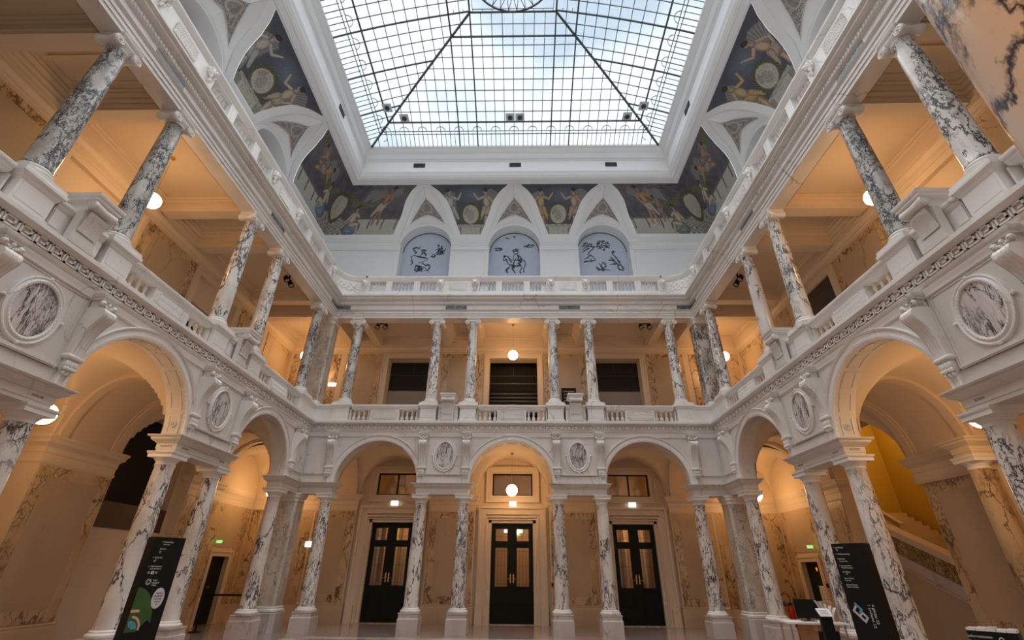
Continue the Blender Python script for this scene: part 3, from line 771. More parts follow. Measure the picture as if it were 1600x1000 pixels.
def bracket_meshes():
    hw = .20
    b = MB(); b.mold([(-hw, -.16), (hw, -.16), (hw, -.045), (-hw, -.045)], [(0.0, 0), (0.0, .60)]); b.box(-hw - .02, -.18, 0, hw + .02, -.045, .07)
    b.grid(lambda s, t: ((2 * s - 1) * .17, -.16 - .01 - .09 * t ** 2 - .012 * relief_h((2 * s - 1) * .2, t * .3), .22 + .36 * t), 30, 24)
    body = b.mesh('bracket_body', M_CARV)
    b = MB()
    R = Matrix.Rotation(PI / 2, 4, 'Y')
    q = MB(); q.lathe([(.075, -.215), (.085, -.20), (.08, -.17), (.068, 0), (.08, .17), (.085, .20), (.075, .215)], 20); q.xf(T(0, -.235, .70) @ R); b.add(q.v, q.f)
    for s in (-1, 1):
        pth = []
        for i in range(26):
            a = i * .5; rr = .075 * (1 - i / 30); pth.append((s * .218, -.235 + rr * math.cos(a), .70 + rr * math.sin(a)))
        b.tube(pth, .009, 6)
    scroll = b.mesh('volute_scroll', M_WHT, 50)
    b = MB(); b.mold([(-.235, -.31), (.235, -.31), (.235, .24), (-.235, .24)], [(-.03, .77), (0, .79), (.0, .82), (.02, .84), (.03, .88), (.03, .90)])
    b.box(-.17, -.17, .60, .17, .20, .78)
    cap = b.mesh('cap_slab', M_WHT)
    return body, scroll, cap
BRK = bracket_meshes()
Z0 = ZL
for f in FRAMES:
    pan, body, rail, bx = BM[f.name]
    mids = [(-1, -(f.cols[1] + f.cols[2]) / 2), (0, 0.0), (1, (f.cols[1] + f.cols[2]) / 2)]
    for i, u in mids:
        t = empty('balustrade', at(f, u, 0.05, Z0), f'gallery balustrade with octagonal relief, {baypos(f, i)}', 'balustrade', 'gallery balustrades')
        put('parapet_body', body, t); put('handrail', rail, t); put('relief_panel', pan, t, T(0, 0.008, .25))
        for x in bx: put('baluster', ME_BAL, t, T(x, .14, .06))
    for c in f.cols:
        for s in (-1, 1):
            put_u = s * c
            o = put('pedestal', ME_PED, None, at(f, put_u, 0, Z0))
            tag(o, f'square parapet pedestal, {spot6(f, put_u)} gallery', 'pedestal', 'parapet pedestals')
    for s in (-1, 1):
        uc = s * (f.a + f.b) / 2; h = (f.cols[1] - f.cols[0]) / 2 - .29
        b = MB(); runx(b, -h + .05, h - .05, [(0.02, 0), (0.02, .07), (0, .08), (0, .43), (.01, .44), (.02, .46), (.03, .47), (.03, .49), (.05, .51), (.06, .53), (.06, .57), (.05, .585)], .02, .36)
        b.box(-h + .06, -.0, .14, -.26, .02, .40); b.box(.26, -.0, .14, h - .06, .02, .40)
        o = b.build('parapet_block', M_WHT, None, at(f, uc, 0, Z0)); tag(o, f'solid parapet block between pedestals, {pairpos(f, s)}', 'parapet block', 'solid parapet blocks')
        t = empty('volute_bracket', at(f, uc, 0, Z0), f'projecting parapet bracket with rolled volute, {pairpos(f, s)}', 'bracket', 'volute brackets of the parapet')
        put('bracket_body', BRK[0], t); put('volute_scroll', BRK[1], t); put('cap_slab', BRK[2], t)
# corner runs of the parapet and corner piers upstairs
for sx, wd in ((-1, 'left'), (1, 'right')):
    a0 = BACK.cols[2] + .29; y0 = YC + LEFT.cols[2] + .29
    poly = [(a0, D + .02), (W - .02 + .04, D + .02), (W + .02, y0), (W + .36, y0), (W + .36, D + .36), (a0, D + .36)]
    if sx < 0: poly = [(-p[0], p[1]) for p in reversed(poly)]
    b = MB(); b.mold(poly, [(0.02, Z0), (0.02, Z0 + .07), (0, Z0 + .08), (0, Z0 + .43), (.01, Z0 + .44), (.03, Z0 + .47), (.03, Z0 + .49), (.06, Z0 + .53), (.06, Z0 + .57), (.05, Z0 + .585)])
    o = b.build('parapet_corner', M_WHT); tag(o, f'solid L-shaped marble parapet turning the {wd} far corner of the gallery', 'parapet corner', 'parapet corners')
    t = empty('corner_pier', T(sx * (W + .27), D + .27, Z0 + .585), f'chamfered veined marble pier in the {wd} far corner of the upper gallery', 'pier', 'corner piers')
    ch = [(-.22, -.27), (.22, -.27), (.27, -.22), (.27, .22), (.22, .27), (-.22, .27), (-.27, .22), (-.27, -.22)]
    b = MB(); b.mold(ch, [(.07, 0), (.07, .06), (.03, .08), (.035, .12), (0, .16)]); b.build('base', M_WHT, t)
    b = MB(); b.mold(ch, [(0, .16), (0, 3.15)]); b.build('shaft', M_PIER if sx < 0 else M_COLD, t, smooth=20)
    b = MB(); b.mold(ch, [(0, 3.14), (.02, 3.15), (.02, 3.17), (0, 3.18), (.0, 3.26), (.04, 3.30), (.04, 3.33), (.06, 3.345), (.06, 3.385)]); b.build('capital', M_WHT, t)

# ------------------------------------------------------------------ upper Ionic columns
_b = MB(); _b.mold(sq(.245), [(0, 0), (0, .045)]); _b.lathe([(.235, .045), (.245, .06), (.248, .08), (.235, .10), (.215, .108), (.205, .12), (.212, .14), (.215, .15), (.205, .17), (.19, .185), (.185, .20)], 40); ME_UB = _b.mesh('base', M_WHT)
_b = MB(); _b.lathe(shaft(.19, 3.06, .19, .152), 36); ME_US = _b.mesh('shaft', M_COL); ME_USD = ME_US.copy(); ME_USD.materials.clear(); ME_USD.materials.append(M_COLD)
def ionic():
    b = MB(); b.lathe([(.155, 3.05), (.165, 3.06), (.165, 3.075), (.158, 3.08), (.165, 3.12), (.195, 3.15), (.20, 3.17), (.17, 3.19)], 36)
    R = Matrix.Rotation(PI / 2, 4, 'X')
    for s in (-1, 1):
        q = MB(); q.lathe([(.088, -.195), (.096, -.185), (.092, -.15), (.065, -.05), (.06, 0), (.065, .05), (.092, .15), (.096, .185), (.088, .195)], 24); q.xf(T(s * .205, 0, 3.135) @ R); b.add(q.v, q.f)
        for v in (-1, 1):
            pth = []
            for i in range(30):
                a = PI / 2 + i * .48; rr = .092 * (1 - i / 34); pth.append((s * .205 + s * rr * math.cos(a), v * .20, 3.135 + rr * math.sin(a)))
            b.tube(pth, .012, 6); b.ball((s * .205, v * .21, 3.135), .024, .024, .024, 8, 5)
    b.box(-.185, -.185, 3.185, .185, .185, 3.235)
    b.box(-.19, -.192, 3.19, .19, -.18, 3.222); b.box(-.19, .18, 3.19, .19, .192, 3.222)
    for k in range(5): b.ball((-.12 + .06 * k, -.165, 3.165), .022, .03, .028, 8, 5); b.ball((-.12 + .06 * k, .165, 3.165), .022, .03, .028, 8, 5)
    b.mold(sq(.20), [(0, 3.235), (.005, 3.25), (.025, 3.27), (.03, 3.32)])
    return b.mesh('capital', M_WHT, 45)
ME_UC = ionic()
def upper_column(f, u, dark=False):
    t = empty('ionic_column', at(f, u, TH / 2, Z0 + .655), f"{'dark-veined' if dark else 'pale'} upper Ionic column, {spot6(f, u)} gallery", 'column', 'upper gallery Ionic columns')
    put('base', ME_UB, t); put('shaft', ME_USD if dark else ME_US, t); put('capital', ME_UC, t)
DARKU = {('back', -2), ('left', 2), ('left', -0.5), ('left', -1), ('right', 0.5)}
for f in FRAMES:
    for k, c in enumerate(f.cols):
        for s in (-1, 1):
            key = s * (k if k else 0.5)
            if k == 2 and f.name != 'back' and ((f.name == 'left') == (s < 0)): continue   # behind the camera's field of view
            upper_column(f, s * c, (f.name, key) in DARKU)

# ------------------------------------------------------------------ attic balustrade with lion heads
ZA = 10.79
_b = MB(); _b.lathe([(.03, 0), (.03, .02), (.02, .03), (.036, .06), (.04, .09), (.03, .125), (.018, .155), (.018, .175), (.030, .19), (.018, .205), (.018, .225), (.03, .255), (.04, .29), (.036, .32), (.02, .35), (.03, .36), (.03, .38)], 12)
ME_SB = _b.mesh('baluster', M_WHT)
def lion():
    b = MB()
    b.mold([(-.13, -.02), (.13, -.02), (.13, .1), (-.13, .1)], [(0, -.32), (0, .12)])
    b.ball((0, -.08, .0), .10, .10, .115, 14, 9)
    for k in range(12):
        a = 2 * PI * k / 12; b.ball((.10 * math.cos(a), -.05, .02 + .105 * math.sin(a)), .045, .05, .05, 8, 5)
    b.ball((0, -.17, -.03), .05, .05, .045, 10, 6); b.ball((0, -.165, -.075), .032, .03, .022, 8, 5)
    for s in (-1, 1):
        b.ball((s * .045, -.165, .035), .022, .02, .015, 8, 5); b.ball((s * .085, -.09, .10), .03, .025, .035, 8, 5); b.ball((s * .04, -.09, -.13), .035, .05, .07, 8, 6); b.ball((s * .02, -.07, -.22), .03, .05, .07, 8, 6)
    return b.mesh('lion_head', M_WHT, 60)
ME_LION = lion()
_b = MB()
_b.grid(lambda s, t: ((2 * s - 1) * .34, -.004 - .022 * relief_h((2 * s - 1) * .3, (2 * t - 1) * .13), (2 * t - 1) * .16), 60, 28); ME_TREL = _b.mesh('ornament_relief', M_WHT, 0)
for f in FRAMES:
    cc = f.cols
    for i, u in [(-1, -(cc[1] + cc[2]) / 2), (0, 0.0), (1, (cc[1] + cc[2]) / 2)]:
        hb = ((cc[2] - cc[1]) / 2 if i else cc[0]) ; k = hb / 1.47
        t = empty('attic_balustrade', at(f, u, 0.04, ZA), f'topmost balustrade with three pierced openings, {baypos(f, i)}', 'balustrade', 'topmost balustrades under the vault')
        b = MB(); b.box(-hb, 0, 0, hb, .30, .27)
        ops = [(-1.30 * k, -.66 * k), (-.42 * k, .42 * k), (.66 * k, 1.30 * k)]
        xs = [-hb] + [x for o in ops for x in o] + [hb]
        for q in range(0, len(xs), 2): b.box(xs[q], 0, .27, xs[q + 1], .30, .72)
        b.build('pierced_wall', M_WHT, t, smooth=0)
        b = MB(); runx(b, -hb, hb, [(0, .72), (0, .74), (.02, .76), (.03, .80), (.06, .84), (.075, .87), (.075, .92), (.05, .94)], 0, .30); b.build('handrail', M_WHT, t)
        for x0, x1 in ops:
            n = 5 if x1 - x0 < .75 * k else 6
            for q in range(n): put('baluster', ME_SB, t, T(x0 + (x1 - x0) * (q + .5) / n, .15, .27) @ Matrix.Diagonal((1, 1, 1.16, 1)))
    for s in (-1, 1):
        uc = s * (cc[0] + cc[1]) / 2; hp = (cc[1] - cc[0]) / 2
        t = empty('attic_parapet', at(f, uc, .04, ZA), f'solid relief block of the topmost balustrade, {pairpos(f, s)}', 'parapet block', 'solid blocks of the topmost balustrade')
        b = MB(); b.box(-hp, 0, 0, hp, .30, .72); b.build('block', M_WHT, t, smooth=0)
        put('ornament_relief', ME_TREL, t, T(0, 0, .48))
        b = MB(); runx(b, -hp, hp, [(0, .72), (0, .74), (.02, .76), (.03, .80), (.06, .84), (.075, .87), (.075, .92), (.05, .94)], 0, .30); b.build('handrail', M_WHT, t)
    for c in cc:
        for s in (-1, 1):
            o = put('lion_head_console', ME_LION, None, at(f, s * c, .04, ZA + .60)); tag(o, f'carved lion head above the {spot6(f, s * c)} row', 'lion head', 'lion heads')
for sx, wd in ((-1, 'left'), (1, 'right')):
    t = empty('attic_parapet', T(sx * W, D, ZA), f'rounded {wd} far corner block of the topmost balustrade with carved ornament', 'parapet block', 'solid blocks of the topmost balustrade')
    R0 = .62; cx, cy = -R0 + .04, -R0 + .04; e0 = BACK.L - BACK.cols[2]; e1 = LEFT.L - LEFT.cols[2]
    pts = [(-e0, .04)] + [(cx + R0 * math.cos(PI / 2 - a * PI / 16), cy + R0 * math.sin(PI / 2 - a * PI / 16)) for a in range(0, 9)] + [(.04, -e1), (.34, -e1), (.34, .34), (-e0, .34)]
    if sx < 0: pts = [(-p[0], p[1]) for p in pts]
    else: pts = list(pts)
    A = sum(pts[i][0] * pts[(i + 1) % len(pts)][1] - pts[(i + 1) % len(pts)][0] * pts[i][1] for i in range(len(pts)))
    if A < 0: pts.reverse()
    b = MB(); b.mold(pts, [(0, 0), (0, .72)]); b.build('block', M_WHT, t)
    b = MB(); b.mold(pts, [(0, .70), (0, .74), (.02, .76), (.03, .80), (.06, .84), (.075, .87), (.075, .92), (.05, .94)]); b.build('handrail', M_WHT, t)
    b = MB()
    for k in range(14):
        a = PI / 2 * (k + .5) / 14; x, y = cx + (R0 - .01) * math.cos(a), cy + (R0 - .01) * math.sin(a)
        b.ball((sx * x, y, .46 + .12 * math.sin(k * 2.1)), .035, .035, .05, 8, 5); b.ball((sx * x, y, .33 + .05 * math.cos(k * 1.7)), .025, .025, .03, 8, 5)
    b.build('ornament_relief', M_WHT, t)

# ------------------------------------------------------------------ attic walls, lunettes, painted cove
XA, YA = 7.64 + 1.75, 16.01 + 1.75         # attic wall faces
INS, ZC0, ZC1 = 1.75, 15.55, 17.60
RL, ZLC = 1.22, 15.30
def cove(t):
    a = t * PI / 2; return INS * (1 - math.cos(a)), ZC0 + (ZC1 - ZC0) * math.sin(a)
def attic_frame(name, org, rot, Lh, pitch):
    f = Fr(); f.name = name; f.M = Matrix.Translation(org) @ Matrix.Rotation(rot, 4, 'Z'); f.L = Lh; f.p = pitch; return f
AF = [attic_frame('back', (0, YA, 0), 0, XA, BACK.bc), attic_frame('left', (-XA, YC, 0), PI / 2, YA - YC, LEFT.bc), attic_frame('right', (XA, YC, 0), -PI / 2, YA - YC, RIGHT.bc)]
TAB = [(0.0, 1.66), (.04, 1.63), (.30, 1.35), (.66, 1.02), (.86, .66), (1.0, .24)]
def border(t):
    d, z = cove(t); fr = ((z - 1.6) / (YA - d) - .807) / (1.0 - .807); fr = max(0, min(1, fr))
    for i in range(len(TAB) - 1):
        if fr <= TAB[i + 1][0]:
            q = (fr - TAB[i][0]) / (TAB[i + 1][0] - TAB[i][0]); return TAB[i][1] * (1 - q) + TAB[i + 1][1] * q
    return TAB[-1][1]
def inner(t):
    u = border(t) - .34 - .05 * t; return max(0.0, u)
def smooth_border(t): return (border(max(0, t - .03)) + border(t) + border(min(1, t + .03))) / 3
def attic(f):
    # wall with arched lunette openings
    b = MB(); n = 36; cs = [-f.p, 0, f.p]; z0, z1 = ZA, ZLC
    edges = [-f.L]
    for c in cs: edges += [c - RL, c + RL]
    edges.append(f.L)
    for i in range(0, len(edges), 2): b.box(edges[i], 0, z0, edges[i + 1], .62, ZC0 + .1)
    for c in cs:
        vs = []; fs = []
        for i in range(n + 1):
            t = PI * i / n; u = c + RL * math.cos(t); z = ZLC + RL * math.sin(t); vs += [(u, 0, z), (u, 0, max(z, ZC0 + .1) + .25), (u, .62, z)]
        for i in range(n): o = i * 3; fs += [(o, o + 1, o + 4, o + 3), (o, o + 3, o + 5, o + 2)]
        b.add(vs, fs)
    struct(b.build(WALLN[f.name], M_STUW, M=f.M, smooth=40))
    # mouldings on the wall piers
    b = MB()
    prs = [(-f.p + RL + .08, -RL - .08), (RL + .08, f.p - RL - .08), (f.p + RL + .08, f.L - .02), (-f.L + .02, -f.p - RL - .08)]
    for u0, u1 in prs:
        q = [(u0, -.02), (u1, -.02), (u1, .05), (u0, .05)]
        b.mold(q, [(0, 15.02), (.03, 15.03), (.03, 15.07), (0, 15.08), (0, 15.28), (.03, 15.30), (.06, 15.34), (.06, 15.38), (.09, 15.40), (.09, 15.45), (0, 15.46)])
        b.box(u0 + .10, -.025, 14.93, u1 - .10, 0, 14.96)
        b.box(u0 + .10, -.025, 11, u0 + .13, 0, 14.93); b.box(u1 - .13, -.025, 11, u1 - .10, 0, 14.93)
    for c in cs: b.arch(c, ZLC, RL, [(0.0, .03), (0.0, -.03), (.03, -.05), (.08, -.05), (.09, -.03), (.13, -.03), (.14, 0)], 40)
    struct(b.build('trim_8', M_STUW, M=f.M))
    # bands, penetration webs
    b = MB(); NT = 40; TT = .985
    tc = [TT * i / NT for i in range(NT + 1)]
    for c in cs:
        for s in (-1, 1):
            vs = []; fs = []
            for t in tc:
                d, z = cove(t); uo, ui = smooth_border(t), min(smooth_border(t), inner(t))
                ui = inner(t) if t < TT else 0
                vs += [(c + s * uo, -d, z), (c + s * ui, -d, z), (c + s * (ui + .015), -d + .04, z + .035)]
            for i in range(NT): o = i * 3; fs += [(o, o + 1, o + 4, o + 3), (o + 1, o + 2, o + 5, o + 4)]
            b.add(vs, fs)
            # web from the wall arch to the groin
            def web(p, q, c=c, s=s):
                t = TT * q; d, z = cove(t); ui = inner(t) + .015 if q < 1 else 0.0
                a = PI / 2 * min(1, q * 1.0); r = RL + .14; A = (r * math.cos(a), 0.0, ZLC + r * math.sin(a))
                C = (ui, -d + .04, z + .035); m = (1 - p); lift = .10 * math.sin(PI * p) * q
                return (c + s * (A[0] * m + C[0] * p), A[1] * m + C[1] * p, A[2] * m + C[2] * p + lift)
            b.grid(web, 14, 40)
    # white strip below the frame and along the foot of the cove
    def strip(t0, t1, u0f, u1f, nu=2, nt=8):
        def fn(s, q):
            t = t0 + (t1 - t0) * q; d, z = cove(t); a, e = u0f(d), u1f(d); return (a + (e - a) * s, -d, z)
        b.grid(fn, nu, nt)
    strip(TT, 1.0, lambda d: -(f.L - d), lambda d: (f.L - d), 2, 5)
    struct(b.build('ceiling', M_STUW, M=f.M, smooth=50))
for f in AF: attic(f)

# ---- paintings: colours laid per vertex by a small painter
def nz2(x, y, s=1.0):
    return (math.sin(x * 12.9 * s + 3.1 * math.sin(y * 7.3 * s)) * math.cos(y * 11.7 * s + 2.7 * math.sin(x * 5.1 * s))) * 0.5 + 0.5
def seg_d(px, py, ax, ay, bx, by):
    dx, dy = bx - ax, by - ay; l = dx * dx + dy * dy; t = 0 if l == 0 else max(0, min(1, ((px - ax) * dx + (py - ay) * dy) / l)); return math.hypot(px - ax - t * dx, py - ay - t * dy), t
SKIN = (.42, .24, .14); PALE = (.46, .42, .36); GOLD = (.44, .29, .13); BLUE = (.20, .26, .36); DK = (.02, .018, .018); GRN = (.045, .047, .022); CREAM = (.50, .47, .40); GREY = (.075, .07, .08)
def mixc(a, c, k): return tuple(a[i] * (1 - k) + c[i] * k for i in range(3))
def ell(px, py, x, y, rx, ry, rot=0.0):
    X, Y = px - x, py - y; c, s_ = math.cos(rot), math.sin(rot); X, Y = X * c + Y * s_, -X * s_ + Y * c
    return math.hypot(X / rx, Y / ry)
def body(px, py, parts, skin):
    """list of (kind, geometry..., colour); later ones lie on top"""
    out = None
    for q in parts:
        if q[0] == 'l':
            _, ax, ay, bx, by, r0, r1, cc = q; d, t = seg_d(px, py, ax, ay, bx, by); e = d / (r0 + (r1 - r0) * t)
        else:
            _, x, y, rx, ry, ro, cc = q; e = ell(px, py, x, y, rx, ry, ro)
        if e < 1:
            if cc is None: cc = skin
            k = nz2(px * 2.6, py * 2.9, 2.2); cc2 = mixc(cc, DK, .6 * max(0, e - .55) / .45 + (.12 if cc is skin else .42) * k * k)
            out = mixc(cc2, (.5, .47, .4), .22 * max(0, .5 - e)) 
    return out
def person(px, py, x, y, sc_, robe, lean=0.0, flip=1, skin=SKIN, pose=0):
    X = (px - x) / sc_ * flip; Y = (py - y) / sc_; X -= lean * Y
    if X < -.75 or X > .75 or Y < -.1 or Y > 1.5: return None
    if pose == 0:      # standing, one arm raised, cloth round the hips
        P = [('l', .10, .0, .06, .32, .045, .06, None), ('l', .06, .32, .02, .62, .065, .10, None), ('l', -.16, .02, -.08, .34, .045, .06, None), ('l', -.08, .34, -.03, .62, .065, .10, None),
             ('e', 0, .56, .17, .22, .25, robe), ('l', .10, .6, .26, .28, .09, .05, robe), ('e', 0, .82, .12, .20, 0, None), ('l', .09, .98, .30, .90, .045, .04, None), ('l', .30, .90, .44, 1.12, .038, .028, None),
             ('l', -.10, .98, -.26, .80, .045, .038, None), ('l', -.26, .80, -.14, .62, .036, .03, None), ('e', 0, 1.07, .045, .06, 0, None), ('e', .01, 1.19, .075, .09, 0, None), ('e', -.02, 1.235, .088, .075, .2, (.045, .028, .02))]
    elif pose == 1:    # seated, drapery spreading below
        P = [('e', .05, .22, .42, .26, .15, robe), ('l', .05, .30, .34, .12, .13, .07, robe), ('l', .30, .34, .42, .02, .055, .035, None), ('l', -.02, .36, .30, .36, .09, .06, None), ('e', -.05, .58, .13, .22, -.15, None),
             ('l', .03, .74, .22, .62, .045, .035, None), ('l', -.14, .74, -.30, .52, .045, .038, None), ('e', -.06, .84, .045, .06, 0, None), ('e', -.05, .95, .075, .085, 0, None), ('e', -.07, .99, .085, .07, -.2, (.10, .035, .02))]
    else:              # stretched and flying
        P = [('l', -.65, .25, -.30, .38, .04, .07, None), ('l', -.60, .42, -.28, .45, .04, .075, None), ('e', -.22, .42, .28, .15, .2, robe), ('e', .05, .52, .22, .12, .35, None), ('l', .18, .62, .42, .70, .04, .03, None), ('l', .10, .45, .30, .30, .04, .03, None), ('e', .30, .64, .08, .08, 0, None), ('e', .31, .69, .085, .06, 0, (.05, .03, .02))]
    return body(X, Y, P, skin)
def wing(px, py, x, y, r, flip):
    X, Y = (px - x) * flip, py - y
    if X > 0 and 0 < Y - .4 * X < r * .8 and math.hypot(X, Y) < r: return mixc((.26, .25, .24), GREY, .35 + .35 * math.sin(math.atan2(Y, X) * 46))
def medal(px, py, x, y, r, face=True, empty_=False):
    d = math.hypot(px - x, py - y); a = math.atan2(py - y, px - x)
    if d < r * 1.30 + .02 * math.sin(a * 17):
        if d > r: return mixc(GRN, (.17, .15, .07), .8 * (math.sin(a * 29 + d * 70) * .5 + .5))
        if d > r * .93: return mixc(CREAM, DK, .55)
        if d > r * .84: return mixc(CREAM, (.42, .38, .3), .5)
        c = mixc((.34, .30, .25), (.48, .44, .36), nz2(px * 4, py * 4, 2))
        if (px - x) < -.2 * r and (py - y) > 0: c = mixc(c, DK, .35)
        if not empty_ and ell(px, py, x, y - .03, r * .42, r * .58) < 1: c = mixc((.40, .37, .31), (.22, .19, .15), nz2(px * 9, py * 11, 1.5))
        return c
def garland(px, py, pts, r):
    for i in range(len(pts) - 1):
        d, t = seg_d(px, py, *pts[i], *pts[i + 1])
        if d < r: return mixc(mixc(GRN, (.20, .18, .08), nz2(px * 9, py * 9, 2)), (.30, .28, .24), .5 if nz2(px * 13, py * 12, 2.3) > .88 else 0)
def grain(c, u, y):
    k = .86 + .26 * nz2(u * 8.3, y * 9.1, 2.7); return tuple(v * k for v in c)
def paint_spandrel(u, y, var):
    """u in [-2,2] across, y in 0..1.9 up"""
    c = mixc(GREY, (.075, .085, .11), nz2(u * .5, y * .7))
    k = math.hypot((u - .1) * .8, (y - 1.45) * 1.3)
    if k < .6: c = mixc(c, (.15, .18, .23), (1 - k / .6) * (.5 + .5 * nz2(u * 1.7, y * 2.1, 1.5)))
    for s in (-1, 1):
        g = garland(u, y, [(s * 2.0, 1.80), (s * 1.2, 1.45), (s * .62, .95)], .085)
        if g: c = g
    k = wing(u, y, .6, .95, .8, 1) or (wing(u, y, -.6, .95, .7, -1))
    if k: c = k
    if not var: F_ = ((-.80, 1, (.40, .39, .37), -.05, (.46, .41, .35)), (.74, -1, (.42, .35, .24), .08, (.50, .40, .28)))
    else: F_ = ((-.72, 1, GOLD, -.02, (.48, .32, .18)), (.80, -1, (.38, .29, .23), .18, (.48, .33, .23)))
    for fx, fl, rb, ln, sk in F_:
        p = person(u, y, fx, .26, 1.12, rb, ln, fl, sk, 0)
        if p: c = p
        if var is not None and ell(u, y, fx * 1.0, .42, .20, .34) < 1 and not p: c = mixc(rb, DK, .2 + .6 * nz2(u * 5, y * 3, 2))
    m = medal(u, y, 0, .72, .34)
    if m: c = m
    if y < .26: c = mixc(CREAM, (.25, .24, .18), .7 * nz2(u * 3.5, y * 4)) if abs(u) < .38 else mixc(GRN, CREAM, .25 + .4 * nz2(u * 6, y * 9))
    elif y < .36 and abs(u) < .55: c = mixc(CREAM, DK, .7 * nz2(u * 9, y * 9))
    return grain(tuple(v * 1.05 for v in c), u, y)
def paint_corner(u, y, side, arm=0):
    """u: distance from the mitre (0 at the mitre), y up; arm 0 = far side, 1 = long side"""
    c = mixc((.075, .07, .08), (.12, .11, .12), nz2(u * .6, y * .9))
    if u > 1.0 and y > 1.0: c = mixc(c, (.17, .16, .17), .6 * nz2(u * 1.6, y * 1.9, 1.7))
    if y < .62 and u > .85: c = mixc((.46, .44, .38), (.38, .36, .31), .5 * nz2(u, y)) if (abs((u * 1.5) % 1 - .5) < .44 and (y % .56) > .05) else (.13, .12, .10)
    if y < .20: c = (.42, .41, .36)
    g = garland(u, y, [(.45, 1.35), (.9, 1.12), (1.35, 1.02), (1.9, 1.12), (2.5, 1.42), (3.1, 1.80)], .095)
    if g: c = g
    for wx, wy, wr, fl in ((1.15, 1.15, .6, 1), (1.55, 1.15, .6, 1), (2.3, 1.25, .55, 1)):
        k = wing(u, y, wx, wy, wr, fl)
        if k: c = k
    if u < 1.15 and y < .70 + .18 * math.sin(u * 5 + 1): c = mixc((.42, .40, .33), (.06, .055, .045), min(1, 1.1 * (nz2(u * 4.2, y * 4.5, 2.0) ** 1.6)))
    if arm == 0:
        c = person(u, y, 2.25, .38, 1.12, (.46, .42, .34), .05, -1, (.34, .18, .10) if not side else (.46, .24, .11), 0) or c
        if side: c = person(u, y, 1.72, .45, .72, (.32, .22, .15), .03, 1, (.33, .22, .15), 0) or c
        c = person(u, y, 1.12, .02, 1.0, (.20, .25, .32) if not side else (.23, .27, .24), .05, 1, (.50, .39, .28), 1) or c
    else:
        c = person(u, y, 1.9, .70, 1.15, (.30, .26, .20), .02, -1, (.42, .24, .14), 2) or c
        c = person(u, y, 2.35, 1.0, .95, (.24, .21, .18), .02, 1, (.40, .23, .14), 2) or c
        c = person(u, y, 1.15, .18, 1.05, (.21, .27, .38), .05, 1, (.50, .40, .28), 1) or c
    m = medal(u, y, 0.0, .98, .42, empty_=True)
    if m: c = m
    return grain(c, u, y)
FR = [('back', -1, 0, 'left of the centre lunette'), ('back', 1, 1, 'right of the centre lunette'), ('left', 1, 0, 'left side'), ('left', -1, 1, 'left side'), ('right', -1, 1, 'right side'), ('right', 1, 0, 'right side')]
T0 = math.asin(min(1, (15.97 - ZC0) / (ZC1 - ZC0))) / (PI / 2); T1 = .985
def arc_y(t): return (t - T0) / (T1 - T0) * 1.9
AFD = {f.name: f for f in AF}
LAB = {('back', -1): 'triangular vault painting left of the middle lunette, two pale figures and a medallion', ('back', 1): 'triangular vault painting right of the middle lunette, gold-robed woman beside a medallion',
       ('left', 1): 'triangular vault painting on the left side, farther of its two', ('left', -1): 'triangular vault painting on the left side, nearer of its two',
       ('right', -1): 'triangular vault painting on the right side, farther of its two', ('right', 1): 'triangular vault painting on the right side, nearer of its two'}
def frame_line(b, pts, nrm, w_=.03):
    pass
for nm, s, var, _ in FR:
    f = AFD[nm]; cu = s * f.p / 2; b = MB(); b.c = []; NU, NV = 110, 70
    def fn(p, q):
        t = T0 + (T1 - T0) * q; d, z = cove(t); h = f.p / 2 - smooth_border(t); u = (2 * p - 1) * h
        uu = -u if nm == 'right' or False else u
        b.c.append(paint_spandrel(u * 2.0 / (f.p / 2) * .92, arc_y(t), var)); return (cu + u, -d - .012, z - .012)
    b.grid(fn, NU, NV); o = b.build('ceiling_painting', M_FRESCO, None, f.M, smooth=0)
    tag(o, LAB[(nm, s)], 'painting', 'paintings on the curved vault')
    b = MB()          # white strip below the painting
    b.grid(lambda p, q: (cu + (2 * p - 1) * (f.p / 2 - smooth_border(T0 * q)), -cove(T0 * q)[0], cove(T0 * q)[1]), 2, 4); struct(b.build('ceiling', M_STUW, M=f.M))
for sx, wd in ((-1, 'left'), (1, 'right')):
    f1, f2 = AFD['back'], AFD['left' if sx < 0 else 'right']
    b = MB(); b.c = []; b2 = MB()
    for f, es, M in ((f1, sx, f1.M), (f2, (1 if sx < 0 else -1), f2.M)):
        o0 = len(b.v)
        def fn(p, q, lo=T0, hi=T1, off=.012, cc=True):
            t = lo + (hi - lo) * q; d, z = cove(t); ua = f.L - d; ub = f.p + smooth_border(t); u = ua + (ub - ua) * p
            if cc: b.c.append(paint_corner(ua - u, arc_y(t), sx > 0, 0 if f is f1 else 1))
            return tuple(M @ Vector((es * u, -d - off, z - off)))
        b.grid(fn, 120, 70)
        b2.grid(lambda p, q: fn(p, q, 0, T0, 0, False), 2, 4)
    o = b.build('ceiling_painting', M_FRESCO, smooth=0)
    tag(o, f'large painting bending round the {wd} far corner of the vault', 'painting', 'paintings on the curved vault')
    struct(b2.build('ceiling', M_STUW))

